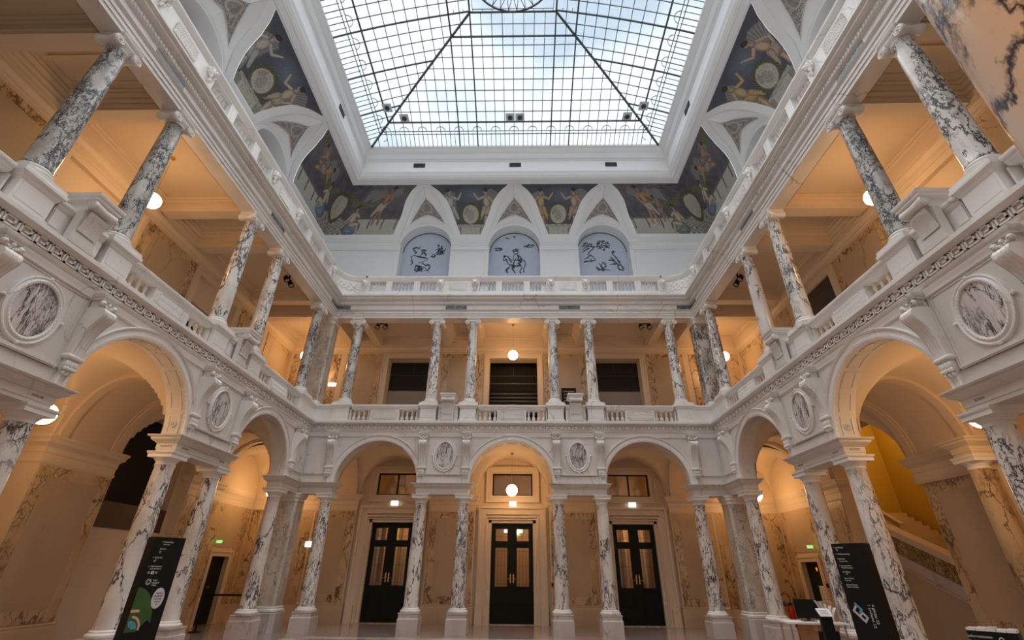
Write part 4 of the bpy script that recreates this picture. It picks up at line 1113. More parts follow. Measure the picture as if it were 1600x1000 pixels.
# little ornamental triangles on the lunette webs
for f in AF:
    for i, c in zip((-1, 0, 1), (-f.p, 0, f.p)):
        b = MB(); b.c = []
        def fn(p, q):
            # p: across, q: from the base arch up to the apex
            a = PI / 2 + (p - .5) * 1.45 * (1 - q) ; pr = .22 + .45 * q
            t = .985 * (a / (PI / 2) if a < PI / 2 else 2 - a / (PI / 2)); s = 1 if a < PI / 2 else -1
            d, z = cove(t); ui = inner(t); aa = min(a, PI - a); r = RL + .14; m = 1 - pr
            A = (r * math.cos(aa), 0, ZLC + r * math.sin(aa)); C = (ui, -d + .04, z + .035); lift = .10 * math.sin(PI * pr) * (t / .985)
            u = A[0] * m + C[0] * pr
            X = s * u; Y = q
            dm = math.hypot(X / .24, (q - .42) / .30)
            if dm < 1: col_ = mixc((.33, .29, .25), (.20, .17, .15), nz2(X * 6, q * 5)) if dm < .8 else (.45, .42, .38)
            else: col_ = mixc((.20, .16, .15), (.50, .46, .42), 1 if nz2(X * 5.5, q * 3.6, 1.6) > .60 else 0)
            if p < .03 or p > .97 or q < .05: col_ = (.42, .38, .34)
            b.c.append(col_)
            return (c + X, A[1] * m + C[1] * pr - .025, A[2] * m + C[2] * pr + lift - .03)
        b.grid(fn, 70, 40)
        o = b.build('ornament_triangle', M_FRESCO, None, f.M, smooth=0)
        tag(o, f'small triangular ornament panel above the lunette, {baypos(f, i)}', 'ornament panel', 'triangular ornament panels')

# lunette screens with ink drawings (far side) and grey glazing (long sides)
INKS = {
 0: [[(-.25, .30), (-.34, .42), (-.46, .40), (-.55, .22), (-.50, .15), (-.42, .24), (-.36, .22), (-.34, .08), (-.30, -.05), (-.2, -.1)], [(-.25, .30), (-.1, .18), (.15, .15), (.3, .22), (.45, .2), (.56, .05), (.58, -.15), (.5, -.35), (.52, -.6)],
     [(-.05, .2), (-.02, .45), (.05, .58), (.18, .55), (.22, .35), (.2, .15)], [(.03, .58), (.02, .70), (.12, .76), (.2, .68), (.15, .57)], [(0, .72), (-.08, .78), (.1, .86), (.25, .8)], [(.1, .3), (0, .05), (-.05, -.2), (.02, -.35)],
     [(-.2, -.1), (-.25, -.3), (-.4, -.45), (-.3, -.6)], [(.0, -.1), (-.1, -.35), (.05, -.6)], [(.3, -.1), (.4, -.3), (.3, -.5), (.35, -.65)], [(.15, .45), (.35, .3), (.3, .1)], [(-.2, -.12), (.05, -.2), (.35, -.15)],
     [(-.48, .38), (-.5, .46), (-.44, .42)], [(-.3, .35), (-.2, .1), (-.12, .05)], [(.42, .1), (.3, .0), (.28, -.15)], [(.2, .2), (.32, .05), (.2, -.1)]],
 -1: [[(-.8, .3), (-.65, .42), (-.5, .35), (-.35, .3), (-.1, .25), (.05, .2), (-.05, .1), (-.2, .0), (-.4, -.02)], [(-.8, .3), (-.75, .1), (-.7, -.1), (-.78, -.2)], [(-.35, .3), (-.3, .5), (-.2, .6), (-.1, .5), (-.05, .35)], [(-.25, .6), (-.3, .68), (-.2, .74), (-.12, .66)],
      [(-.2, -.1), (0, -.25), (.1, -.15), (.2, -.3), (.1, -.5), (-.1, -.55)], [(-.5, -.2), (-.35, -.3), (-.3, -.5), (-.45, -.6), (-.55, -.45), (-.5, -.2)], [(-.4, -.25), (-.25, -.4), (-.2, -.6)], [(-.1, -.3), (.15, -.6)],
      [(-.75, .8), (-.6, .9), (-.45, .85), (-.4, .95)], [(-.7, .75), (-.55, .6), (-.6, .5)], [(.5, .5), (.55, .9), (.6, .6), (.7, .75), (.75, .5)], [(.45, .6), (.6, .55), (.8, .7), (.85, .85)], [(.5, .95), (.5, 1.1)], [(.65, 1.0), (.65, .8)], [(.2, .35), (.3, .5), (.4, .4), (.35, .3), (.2, .35)]],
 1: [[(-.95, .7), (-.8, .85), (-.6, .95), (-.4, .9), (-.3, .98), (-.45, .75), (-.6, .6), (-.7, .4)], [(-.9, .6), (-.75, .75), (-.6, .8)], [(-.9, .15), (-.75, .2), (-.6, .4), (-.45, .3), (-.35, .1), (-.5, .05), (-.6, .2)], [(-.9, .0), (-.7, .05), (-.5, .02)],
     [(.5, .5), (.6, .3), (.7, .1), (.8, -.1), (.9, -.3), (.95, -.5)], [(.4, .3), (.5, .15), (.6, -.05), (.75, -.25)], [(.3, .1), (.5, .05)], [(.35, -.2), (.5, -.15), (.6, -.2)], [(.7, -.3), (.85, -.2), (.95, -.35), (.9, -.55), (.75, -.5), (.7, -.3)], [(.5, .55), (.55, .65), (.62, .6), (.5, .5)],
     [(-.2, -.1), (-.1, -.3), (-.05, -.45), (.1, -.5), (.3, -.55)], [(0, -.05), (.1, -.1), (.15, -.3), (.0, -.45), (-.1, -.3), (0, -.05)], [(-.3, -.4), (-.15, -.5), (0, -.55)], [(-.3, -.35), (-.2, -.55)]]}
for f in AF:
    for i, c in zip((-1, 0, 1), (-f.p, 0, f.p)):
        if f.name == 'back':
            wd = {-1: 'left', 0: 'middle', 1: 'right'}[i]; wt = {-1: 'a reclining group and a tree', 0: 'a rider on a horse', 1: 'a leafy bush and running figures'}[i]
            t = empty('lunette_screen', at(f, c, .55, ZLC), f'pale blue arched screen drawn with {wt}, {wd} of the three', 'lunette screen', 'printed lunette screens')
            pts = [(-RL, -4.5), (RL, -4.5)] + [(RL * math.cos(PI * k / 36), RL * math.sin(PI * k / 36)) for k in range(37)]
            b = MB(); b.prism(pts, 'y', 0, .03); b.build('sheet', M_SHEET, t, smooth=0)
            b = MB(); b.arch(0, 0, RL, [(0, -.02), (-.035, -.02), (-.035, 0), (0, 0)], 40, closed_prof=True); b.build('edge_strip', M_BAR, t)
            b = MB(); rnd = random.Random(i + 5)
            def stroke(P, r=.011):
                q = []
                for k in range(len(P) - 1):
                    for e in range(3): s = e / 3; q.append((P[k][0] * (1 - s) + P[k + 1][0] * s + rnd.uniform(-.012, .012), -.004, P[k][1] * (1 - s) + P[k + 1][1] * s + rnd.uniform(-.012, .012)))
                q.append((P[-1][0], -.004, P[-1][1])); b.tube(q, r, 4)
            SH = -.62 if i == 0 else -.55
            for P in INKS[i]:
                sc_ = 1.0 if i else .95; Q = [(x * sc_ + (-.02 if i == 0 else 0), z * .95 + SH) for x, z in P]; stroke(Q, .017)
                for e in range(4): ox, oz = rnd.uniform(-.05, .05), rnd.uniform(-.05, .05); k0 = rnd.randint(0, max(0, len(Q) - 3)); stroke([(x + ox, z + oz) for x, z in Q[k0:k0 + 3]], .010)
            # bushes: clusters of short strokes
            for bx_, bz_, bw, bh, nn in {-1: [(.62, .05, .2, .28, 40), (-.35, -.95, .18, .2, 40)], 0: [(.72, .38, .28, .10, 40), (-.78, .18, .18, .14, 30), (-.35, .85, .10, .04, 6), (.0, .95, .08, .04, 5)], 1: [(.1, .42, .32, .34, 110), (-.68, .42, .22, .16, 40)]}[i]:
                for e in range(nn):
                    x = bx_ + rnd.uniform(-1, 1) * bw; z = bz_ + rnd.uniform(-1, 1) * bh * (1 - .5 * abs(x - bx_) / bw); a = rnd.uniform(0, PI); stroke([(x, z), (x + .04 * math.cos(a), z + .035 * math.sin(a)), (x + .08 * math.cos(a + .8), z + .05 * math.sin(a + .8))], .012)
            b.build('ink_drawing', M_INK, t, smooth=0)
        else:
            t = empty('lunette_window', at(f, c, .55, ZLC), f'plain grey arched lunette with a small lamp, {baypos(f, i)}', 'lunette', 'plain lunettes of the long sides')
            pts = [(-RL, -4.5), (RL, -4.5)] + [(RL * math.cos(PI * k / 36), RL * math.sin(PI * k / 36)) for k in range(37)]
            b = MB(); b.prism(pts, 'y', 0, .03); b.build('panel', M_LUN, t, smooth=0)
            b = MB(); b.lathe([(.05, 0), (.05, .02), (.03, .03), (.03, .08)], 12); b.ball((0, 0, .10), .05); b.xf(T(0, -.01, RL - .35) @ Matrix.Rotation(PI / 2, 4, 'X')); b.build('small_lamp', M_CHROME, t)

# ------------------------------------------------------------------ skylight frame and glass roof
XS, YS = 6.76, 15.14; ZS = 19.17; YS2 = 2 * YC - YS
def rect3(d): return [(-7.64 - d, 2 * YC - 16.01 - d), (7.64 + d, 2 * YC - 16.01 - d), (7.64 + d, 16.01 + d), (-7.64 - d, 16.01 + d)]
b = MB(); b.mold(rect3(0), [(0.05, 17.66), (0, 17.60), (-.06, 17.56), (-.12, 17.57), (-.26, 17.60), (-.30, 17.57), (-.33, 17.60), (-.38, 17.62), (-.40, 17.66), (-.45, 17.70), (-.47, 17.78), (-.50, 17.82), (-.52, 17.90), (-.50, 17.92), (-.50, 18.52), (-.53, 18.54), (-.53, 18.60), (-.60, 18.64), (-.62, 18.70), (-.66, 18.76), (-.66, 18.86), (-.72, 18.92), (-.78, 18.98), (-.80, 19.06), (-.84, 19.08), (-.88, 19.12), (-.88, 19.2)], cap=False)
struct(b.build('trim_9', M_STUW))
b = MB()
for (x0, y0, x1, y1, dx, dy) in ((-7.1, 15.43, 7.1, 15.43, 1, 0), (-7.06, 1.0, -7.06, 15.4, 0, 1), (7.06, 1.0, 7.06, 15.4, 0, 1)):
    n = int(max(abs(x1 - x0), abs(y1 - y0)) / .14)
    for k in range(n):
        x, y = x0 + dx * .14 * k, y0 + dy * .14 * k; b.box(x - .03 - (0 if dx else .0), y - .03, 18.76, x + .03, y + .03, 18.84)
struct(b.build('trim_10', M_STUW, smooth=0))
VENTS = [(-4.47, 0), (.05, 0), (4.53, 0)]
for k, (x, _) in enumerate(VENTS):
    t = empty('air_vent', T(x, 15.50, 18.28), f'small dark vent slot below the glass roof, {["left", "middle", "right"][k]} one of the far side', 'vent', 'vents of the skylight frame')
    b = MB(); b.box(-.27, -.01, -.12, .27, .02, .12); b.build('opening', M_VOID, t, smooth=0)
    b = MB(); [b.box(-.27, -.018, -.115 + .045 * q, .27, -.008, -.10 + .045 * q) for q in range(6)]; b.build('grille', M_DGREY, t, smooth=0)
for sx, wd in ((-1, 'left'), (1, 'right')):
    t = empty('air_vent', T(sx * 7.13, 12.55, 18.28) @ Matrix.Rotation(-sx * PI / 2, 4, 'Z'), f'small dark vent slot below the glass roof on the {wd} side', 'vent', 'vents of the skylight frame')
    b = MB(); b.box(-.27, -.01, -.12, .27, .02, .12); b.build('opening', M_VOID, t, smooth=0)
    b = MB(); [b.box(-.27, -.018, -.115 + .045 * q, .27, -.008, -.10 + .045 * q) for q in range(6)]; b.build('grille', M_DGREY, t, smooth=0)

SM = 5.06; NS = 12; ST = SM / 11.75
def zr(s): s = max(0, min(SM, s)); return ZS + 1.66 * (s / SM) ** .93 + .10 * math.sin(PI * s / SM)
def sd(x, y): return min(XS - abs(x), YS - y, y - YS2)
def rp(x, y, o=0.0): return (x, y, zr(sd(x, y)) + o)
sky = bpy.data.objects.new('window_1', None); col.objects.link(sky); struct(sky)
b = MB()
for k in range(12):
    s0, s1 = SM * k / 12, SM * (k + 1) / 12; z0, z1 = zr(s0), zr(s1)
    P = lambda s: [(-XS + s, YS2 + s), (XS - s, YS2 + s), (XS - s, YS - s), (-XS + s, YS - s)]
    a, c = P(s0), P(s1)
    for i in range(4): j = (i + 1) % 4; b.quad((*a[i], z0 + .03), (*a[j], z0 + .03), (*c[j], z1 + .03), (*c[i], z1 + .03))
a = P(SM); b.add([(*q, zr(SM) + .03) for q in a], [(0, 1, 2, 3)])
b.build('glass', M_GLASS, sky, smooth=0)
def bar(b, pts, wd, hg):
    """rectangular bar following pts"""
    n = len(pts); vs = []; fs = []
    for i, p in enumerate(pts):
        p = Vector(p); t = (Vector(pts[min(i + 1, n - 1)]) - Vector(pts[max(i - 1, 0)])); t.z = 0; t.normalize(); s = Vector((-t.y, t.x, 0)) * wd / 2
        vs += [p + s, p - s, p - s + Vector((0, 0, -hg)), p + s + Vector((0, 0, -hg))]
    for i in range(n - 1):
        o = i * 4
        for k in range(4): k2 = (k + 1) % 4; fs.append((o + k, o + 4 + k, o + 4 + k2, o + k2))
    b.add(vs, fs)
thin, heavy = MB(), MB(); PW = 3.4 / 8
HX = [1.70, 2.55, 4.25 + .2]
def samp(p0, p1, n=14): return [(p0[0] + (p1[0] - p0[0]) * i / n, p0[1] + (p1[1] - p0[1]) * i / n) for i in range(n + 1)]
k = 0
while k * PW < XS - .05:
    for s in ((1, -1) if k else (1,)):
        x = s * k * PW; smax = min(SM, XS - abs(x)); hv = k in (4, 6)
        for (ya, yb) in ((YS, YS - smax), (YS2, YS2 + smax)):
            bar(heavy if hv else thin, [rp(*q) for q in samp((x, ya), (x, yb))], .055 if hv else .028, .05 if hv else .03)
            if abs(x) < 100:
                xh = x + PW / 2
                if abs(xh) < XS - .6: bar(thin, [rp(*q) for q in samp((xh, ya), (xh, ya + (.55 if yb > ya else -.55)), 3)], .022, .02)
    k += 1
k = 0; YH = YS - YC
while k * PW < YH - .05:
    for s in ((1, -1) if k else (1,)):
        y = YC + s * k * PW; smax = min(SM, YH - abs(y - YC)); hv = k in (5, 9, 13)
        for sx in (-1, 1):
            bar(heavy if hv else thin, [rp(*q) for q in samp((sx * XS, y), (sx * (XS - smax), y))], .055 if hv else .028, .05 if hv else .03)
            yh = y + PW / 2
            if abs(yh - YC) < YH - .6: bar(thin, [rp(*q) for q in samp((sx * XS, yh), (sx * (XS - .55), yh), 3)], .022, .02)
    k += 1
rows = [(.50, 0), (.62, 0), (1.0, 1)] + [(1.0 + .418 * i, 0) for i in range(1, 8)] + [(4.24, 1), (4.66, 0), (SM, 1)]
for s, hv in rows:
    q = P(s)
    for i in range(4): bar(heavy if hv else thin, [(*c, zr(s)) for c in samp(q[i], q[(i + 1) % 4], 2)], .065 if hv else .028, .05 if hv else .03)
for i in range(4): bar(heavy, [(*(P(SM * k / 14)[i]), zr(SM * k / 14)) for k in range(15)], .085, .08)
# scalloped border near the eaves
def scal(p, q, nrm):
    L_ = math.hypot(q[0] - p[0], q[1] - p[1]); n = int(L_ / (2 * PW)); e = ((q[0] - p[0]) / L_, (q[1] - p[1]) / L_)
    off = (L_ - n * 2 * PW) / 2
    for i in range(n):
        c = off + (i + .5) * 2 * PW; pts = []
        for k in range(9):
            a = PI * k / 8; du = c + PW * .5 * math.cos(a); dn = .62 + .19 * math.sin(a); pts.append(rp(p[0] + e[0] * du + nrm[0] * dn, p[1] + e[1] * du + nrm[1] * dn))
        bar(thin, pts, .02, .03)
scal((-XS, YS), (XS, YS), (0, -1)); scal((-XS, YS2), (-XS, YS), (1, 0)); scal((XS, YS2), (XS, YS), (-1, 0))
# rosette in the flat centre
zc = zr(SM) - .02; cyc = YS - SM - 1.72
for R_, wd in ((1.70, .06), (1.12, .05)): bar(heavy, [(R_ * math.cos(2 * PI * k / 64), cyc + R_ * math.sin(2 * PI * k / 64), zc) for k in range(65)], wd, .06)
for k in range(32):
    a = 2 * PI * k / 32; r2 = 1.68 if k % 2 == 0 else 1.68
    bar(thin, [(1.12 * math.cos(a), cyc + 1.12 * math.sin(a), zc), (1.68 * math.cos(a + PI / 32), cyc + 1.68 * math.sin(a + PI / 32), zc)], .025, .03)
    bar(thin, [(1.12 * math.cos(a), cyc + 1.12 * math.sin(a), zc), (1.68 * math.cos(a - PI / 32), cyc + 1.68 * math.sin(a - PI / 32), zc)], .025, .03)
q = 1.58
for (x0, y0, x1, y1) in ((-q, YS - SM - .12, q, YS - SM - .12), (-q, YS - SM - .12, -q, YS2 + SM + .12), (q, YS - SM - .12, q, YS2 + SM + .12)): bar(thin, [(x0, y0, zc), (x1, y1, zc)], .02, .03)
for s in (-1, 1):
    for k in range(5): bar(thin, [(s * (.85 + .4 * k) * .95, YS - SM, zc), (s * (.85 + .4 * k) * .95, YS - SM - (.12 if k < 6 else .1), zc)], .02, .03)
heavy.build('main_bars', M_BAR, sky, smooth=0); thin.build('glazing_bars', M_BAR2, sky, smooth=0)

# grey speaker plates hung under the glass
SPK = [((600, 175), 'left corner, outer'), ]
def speaker(x, y, lab):
    t = empty('roof_loudspeaker', T(x, y, zr(sd(x, y)) - .10), lab, 'loudspeaker', 'loudspeakers under the glass roof')
    b = MB(); b.box(-.20, -.21, -.02, .20, .21, .03); b.build('plate', M_SPKG, t, smooth=0)
    b = MB(); b.lathe([(.11, -.05), (.11, -.02), (.09, -.02)], 24); b.build('cone', M_DGREY, t)
speaker(-5.62, 13.35, 'square roof loudspeaker beside the left hip bar, upper left of its pair')
speaker(-4.98, 13.92, 'square roof loudspeaker beside the left hip bar, lower right of its pair')
speaker(-.17, 13.92, 'square roof loudspeaker at the middle of the far slope, left of its pair')
speaker(.27, 13.92, 'square roof loudspeaker at the middle of the far slope, right of its pair')
speaker(5.10, 13.92, 'square roof loudspeaker beside the right hip bar, lower left of its pair')
speaker(5.70, 13.35, 'square roof loudspeaker beside the right hip bar, upper right of its pair')

# ------------------------------------------------------------------ wall piers and panelling inside the galleries
def pier_face(b1, b2, u0, u1, v, z0, z1, m=.24, vee=None):
    """b1: veined slab, b2: plain centre"""
    b1.box(u0, v - .02, z0, u1, v, z1); b2.box(u0 + m, v - .027, z0 + m * .9, u1 - m, v - .019, z1 - m * .8)
GI = [(.008, 3.40), (.022, 3.43), (.022, 3.46), (.008, 3.47), (.008, 3.60), (.02, 3.61), (.02, 3.72), (.05, 3.76), (.09, 3.80), (.10, 3.86), (.13, 3.90), (.13, 3.945), (.05, 3.952)]
def pilaster(f, u0, u1, lab, back=False):
    v0 = GD - .13; uc = (u0 + u1) / 2; h = (u1 - u0) / 2
    t = empty('wall_pier', at(f, uc, GD, 0), lab, 'wall pier', 'marble-faced piers of the gallery wall')
    b = MB(); b.box(-h, -.13, 3.37 if back else 0, h, 0, SPR); b.build('core', M_STUC, t, smooth=0)
    b = MB(); b.mold([(-h, -.02 if back else -.13), (h, -.02 if back else -.13), (h, 0), (-h, 0)], [(.05, 0), (.05, .46), (.03, .50), (.035, .53), (.012, .56)]); b.build('pedestal', M_WPAN, t)
    b1, b2 = MB(), MB(); pier_face(b1, b2, -h + .04, h - .04, 0.0 if back else -.13, .57, 3.38, .26 if h > .5 else .2); b1.build('veined_slab', M_WVEIN, t, smooth=0); b2.build('inner_panel', M_WPAN, t, smooth=0)
    b = MB(); b.mold([(-h, -.13), (h, -.13), (h, 0), (-h, 0)], GI); b.build('cornice', M_TRIMW, t)
for s in (-1, 1):
    pilaster(BACK, min(s * BACK.a, s * BACK.b), max(s * BACK.a, s * BACK.b), f'marble-faced wall pier behind the {pairpos(BACK, s)}')
    pilaster(BACK, min(s * BACK.c, s * (BACK.L + TH)), max(s * BACK.c, s * (BACK.L + TH)), f'marble-faced wall pier behind the {"left" if s < 0 else "right"} far corner, on the far wall')
for f in (LEFT, RIGHT):
    sf = 1 if f.name == 'left' else -1
    def rg(a, c): return (min(sf * a, sf * c), max(sf * a, sf * c))
    pilaster(f, *rg(f.c, f.L + TH), f'marble-faced wall pier at the far end of the {f.name} gallery wall')
    for q, nm in ((1, 'farther'), (-1, 'nearer')):
        pilaster(f, *(rg(f.a, f.b) if q > 0 else rg(-f.b, -f.a)), f'broad marble-faced wall pier behind the {nm} column pair of the {f.name} side', f.name == 'right')
# cornices on the returns of the recessed middle bays and wall cornice inside corner bays
b = MB()
for sx in (-1, 1):
    for (y0, y1) in ((YC + LEFT.a, YC + LEFT.b), (YC - LEFT.b, YC - LEFT.a)):
        x0, x1 = sorted((sx * XO, sx * (XO + 1.12)))
        b.mold([(x0, y0), (x1, y0), (x1, y1), (x0, y1)], [(d * .8, z) for d, z in GI])
    x0, x1 = sorted((sx * (XO + 1.0), sx * (XO + 1.15))); b.mold([(x0, YC - LEFT.a), (x1, YC - LEFT.a), (x1, YC + LEFT.a), (x0, YC + LEFT.a)], [(d * .8, z) for d, z in GI])
    # back wall and side wall string course in the corner bays
    x0, x1 = sorted((sx * (W + TH + .02), sx * XO))
    b.mold([(x0, YO), (x1, YO), (x1, YO + .05), (x0, YO + .05)], [(d * .7, z) for d, z in GI])
    x0, x1 = sorted((sx * XO, sx * (XO + .05))); b.mold([(x0, D + TH + .02), (x1, D + TH + .02), (x1, YO), (x0, YO)], [(d * .7, z) for d, z in GI])
struct(b.build('trim_11', M_TRIMW))
b1, b2 = MB(), MB()
for sx in (-1, 1):
    x0, x1 = sorted((sx * (W + TH + .1), sx * (XO - .05))); b1.box(x0, YO - .015, .5, x1, YO, 3.42); b2.box(x0 + .3, YO - .022, .75, x1 - .3, YO - .014, 3.2)
    y0, y1 = D + TH + .05, YO - .05; dcc = D + TH + (GD - TH) / 2
    for ya, yb in ((y0, dcc - .62), (dcc + .62, y1)):
        xx = sorted((sx * (XO - .015), sx * XO)); b1.box(xx[0], ya, .5, xx[1], yb, 3.42)
    xx = sorted((sx * (XO - .015), sx * XO)); b2.box(xx[0] , dcc - .62, 2.15, xx[1], dcc + .62, 3.42)
    x0, x1 = sorted((sx * (XO - .06), sx * XO)); 
struct(b1.build('wall_back', M_WVEIN, smooth=0)); struct(b2.build('wall_back', M_WPAN, smooth=0))
b = MB()      # skirting blocks along the back wall between the piers
for x0, x1 in ((-BACK.c, -BACK.bc - 1.2), (-BACK.bc + 1.2, -BACK.b), (-BACK.a, -1.2), (1.2, BACK.a), (BACK.b, BACK.bc - 1.2), (BACK.bc + 1.2, BACK.c)): b.box(x0, YO - .04, 0, x1, YO, .42)
struct(b.build('baseboard_back', M_WPAN, smooth=0))

# ------------------------------------------------------------------ ground-floor doors on the far side
def hinged(parent, s, glass_lit):
    """one leaf of the pair; s=-1 left, +1 right; leaf spans x 0..s*.735"""
    w_ = .735; q = bpy.data.objects.new('door_leaf', None); col.objects.link(q); q.parent = parent
    X = lambda a: s * (w_ * a)
    b = MB()
    def bx(a0, z0, a1, z1, v0=-.03, v1=.03): b.box(X(a0), v0, z0, X(a1), v1, z1)
    bx(0, 0, 1, 1.05); bx(0, 1.05, .22, 3.03); bx(.80, 1.05, 1, 3.03); bx(.22, 2.28, .80, 2.44); bx(.22, 2.88, .80, 3.03)
    for (z0, z1) in ((.12, .45), (.55, .95)):
        for a0, a1, c0, c1 in ((.16, .86, z0, z0 + .03), (.16, .86, z1 - .03, z1), (.16, .20, z0, z1), (.82, .86, z0, z1)): bx(a0, c0, a1, c1, -.045, -.03)
    for (z0, z1) in ((1.05, 2.28), (2.44, 2.88)):
        for a0, a1, c0, c1 in ((.19, .83, z0, z0 + .025), (.19, .83, z1 - .025, z1), (.19, .225, z0, z1), (.795, .83, z0, z1)): bx(a0, c0, a1, c1, -.042, .03)
    b.build('frame', M_DOOR, q, smooth=0)
    b = MB(); b.box(X(.22), -.004, 1.05, X(.80), .004, 2.28); b.box(X(.22), -.004, 2.44, X(.80), .004, 2.88); b.build('glass', M_PANE, q, smooth=0)
    b = MB()
    for a in (.36, .5, .66): b.box(X(a) - .006, -.012, 1.05, X(a) + .006, .012, 2.28)
    for z in (1.15, 1.7, 2.15): b.box(X(.22), -.012, z - .006, X(.80), .012, z + .006)
    b.box(X(.5) - .006, -.012, 2.44, X(.5) + .006, .012, 2.88); b.box(X(.22), -.012, 2.60, X(.80), .012, 2.61)
    b.build('leaded_bars', M_BAR2, q, smooth=0)
    b = MB(); b.box(X(.07) - .02, -.04, 1.18, X(.07) + .02, -.03, 1.44); b.tube([(X(.07), -.035, 1.30), (X(.07), -.075, 1.30), (X(.07) + s * .10, -.08, 1.30)], .010, 8); b.ball((X(.07), -.045, 1.46), .016); b.build('handle', M_BRASS, q)
    return q
DN = {-1: 1, 0: 2, 1: 3}
for i, (u, _) in zip((-1, 0, 1), BACK.bays):
    root = bpy.data.objects.new(f'door_{DN[i]}', None); col.objects.link(root); root.matrix_world = at(BACK, u, GD, 0); struct(root)
    for s in (-1, 1):
        l = hinged(root, s, i); l.location = (0, .16, 0)
    b = MB()
    for (x, z, q, wd) in ((1.20, 3.58, .13, .07), (1.13, 3.51, .07, .19), (.94, 3.26, .10, .05), (.89, 3.19, .06, .05)):
        b.box(-x, -q, 0, -x + wd, 0, z); b.box(x - wd, -q, 0, x, 0, z); b.box(-x + wd, -q, z - wd, x - wd, 0, z)
    for s in (-1, 1): b.box(s * .74, .0, 0, s * .845, .42, 3.14); b.box(s * 1.22, -.15, 0, s * .96, 0, .50)
    b.box(-.84, 0, 3.04, .84, .42, 3.14)
    b.build('door_case', M_TRIMW, root, smooth=0)
    b = MB(); b.box(-.84, -.1, -.01, .84, .42, .012); b.build('threshold', M_PIER, root, smooth=0)
    # over-door window
    wn = bpy.data.objects.new(f'window_{DN[i] + 1}', None); col.objects.link(wn); wn.matrix_world = at(BACK, u, GD, 0); struct(wn)
    b = MB()
    for (x, z0, z1, q, wd) in ((.97, 3.72, 4.97, .10, .05), (.92, 3.77, 4.92, .05, .12), (.80, 3.89, 4.80, .08, .06)):
        b.box(-x, -q, z0, -x + wd, 0, z1); b.box(x - wd, -q, z0, x, 0, z1); b.box(-x + wd, -q, z1 - wd, x - wd, 0, z1); b.box(-x + wd, -q, z0, x - wd, 0, z0 + wd)
    b.build('window_case', M_TRIMW, wn, smooth=0)
    b = MB(); v = .10
    b.box(-.74, v, 3.95, -.69, v + .05, 4.74); b.box(.69, v, 3.95, .74, v + .05, 4.74); b.box(-.69, v, 3.95, .69, v + .05, 4.0); b.box(-.69, v, 4.69, .69, v + .05, 4.74)
    if i: b.box(-.025, v, 4.0, .025, v + .05, 4.69)
    b.build('sash', M_DOOR, wn, smooth=0)
    b = MB(); b.box(-.69, v + .02, 4.0, .69, v + .03, 4.69); b.build('pane', M_PANE, wn, smooth=0)
    # lit sign over the door
    t = empty('exit_sign', at(BACK, u + .02, GD - .14, 3.66), f'small lit white exit sign above the {["left", "middle", "right"][i + 1]} black door', 'exit sign', 'lit signs')
    b = MB(); b.box(-.125, -.03, -.075, .125, .03, .075); b.build('lit_panel', M_EXIT, t, smooth=0)
    b = MB(); b.box(-.02, -.02, .075, .02, .02, .10); b.box(-.02, .03, -.02, .02, .08, .02); b.build('bracket', M_CHROME, t, smooth=0)

# lobby behind the doors
b = MB(); b.box(-7, YO + 3.2, 0, 7, YO + 3.4, 5.5); b.box(-7.2, YO + .42, 0, -7, YO + 3.4, 5.5); b.box(7, YO + .42, 0, 7.2, YO + 3.4, 5.5)
for x in (-2.2, 2.2): b.box(x - .2, YO + .42, 0, x + .2, YO + 3.4, 5.5)
for x in (-5.9, -5.1, -4.7, -3.9, -3.2, 3.2, 3.9, 4.5, 5.2, 5.8, -1.2, 1.2): b.box(x - .07, YO + 2.6, 0, x + .07, YO + 3.2, 4.6)
struct(b.build('wall_lobby', M_STUC, smooth=0))
b = MB(); b.box(-7.2, YO + .4, 5.45, 7.2, YO + 3.4, 5.6); struct(b.build('ceiling', M_STUC, smooth=0))
wn = bpy.data.objects.new('window_5', None); col.objects.link(wn); struct(wn)
b = MB(); b.box(-.42, YO + 3.17, 2.9, .42, YO + 3.19, 3.7); b.build('daylit_pane', plain('daylit_lobby_pane', (.9, .9, .9), .5, emit=(.75, .85, 1), es=2.2), wn, smooth=0)
b = MB()
for x in (-.42, -.14, .14, .42): b.box(x - .015, YO + 3.13, 2.9, x + .015, YO + 3.17, 3.7)
for z in (2.9, 3.3, 3.7): b.box(-.42, YO + 3.13, z - .015, .42, YO + 3.17, z + .015)
b.build('bars', M_DOOR, wn, smooth=0)

# ------------------------------------------------------------------ corner doors on the outer side walls
for f, n_, wd in ((LEFT, 4, 'left'), (RIGHT, 5, 'right')):
    s = 1 if wd == 'left' else -1; dc = s * (f.L + TH + (GD - TH) / 2)
    root = bpy.data.objects.new(f'door_{n_}', None); col.objects.link(root); root.matrix_world = at(f, dc, GD, 0); struct(root)
    b = MB()
    for (x, z, q, wq) in ((.66, 2.06, .05, .06), (.60, 2.0, .03, .12)):
        b.box(-x, -q, 0, -x + wq, 0, z); b.box(x - wq, -q, 0, x, 0, z); b.box(-x + wq, -q, z - wq, x - wq, 0, z)
    b.build('door_case', M_TRIMW, root, smooth=0)
    b = MB(); b.box(-.50, .14, 0, .50, .18, 1.9); b.build('door_leaf', M_DOOR, root, smooth=0)
    b = MB(); b.box(-.08, .12, 1.0, .08, .14, 1.03); b.build('handle', M_BRASS, root, smooth=0)
    t = empty('exit_sign', at(f, dc - s * .55, GD - .16, 2.28), f'small green lit emergency exit sign by the {wd} far corner door', 'exit sign', 'green exit signs')
    b = MB(); b.box(-.012, -.09, -.03, .012, .09, .05); b.build('lit_panel', M_EXITG, t, smooth=0)
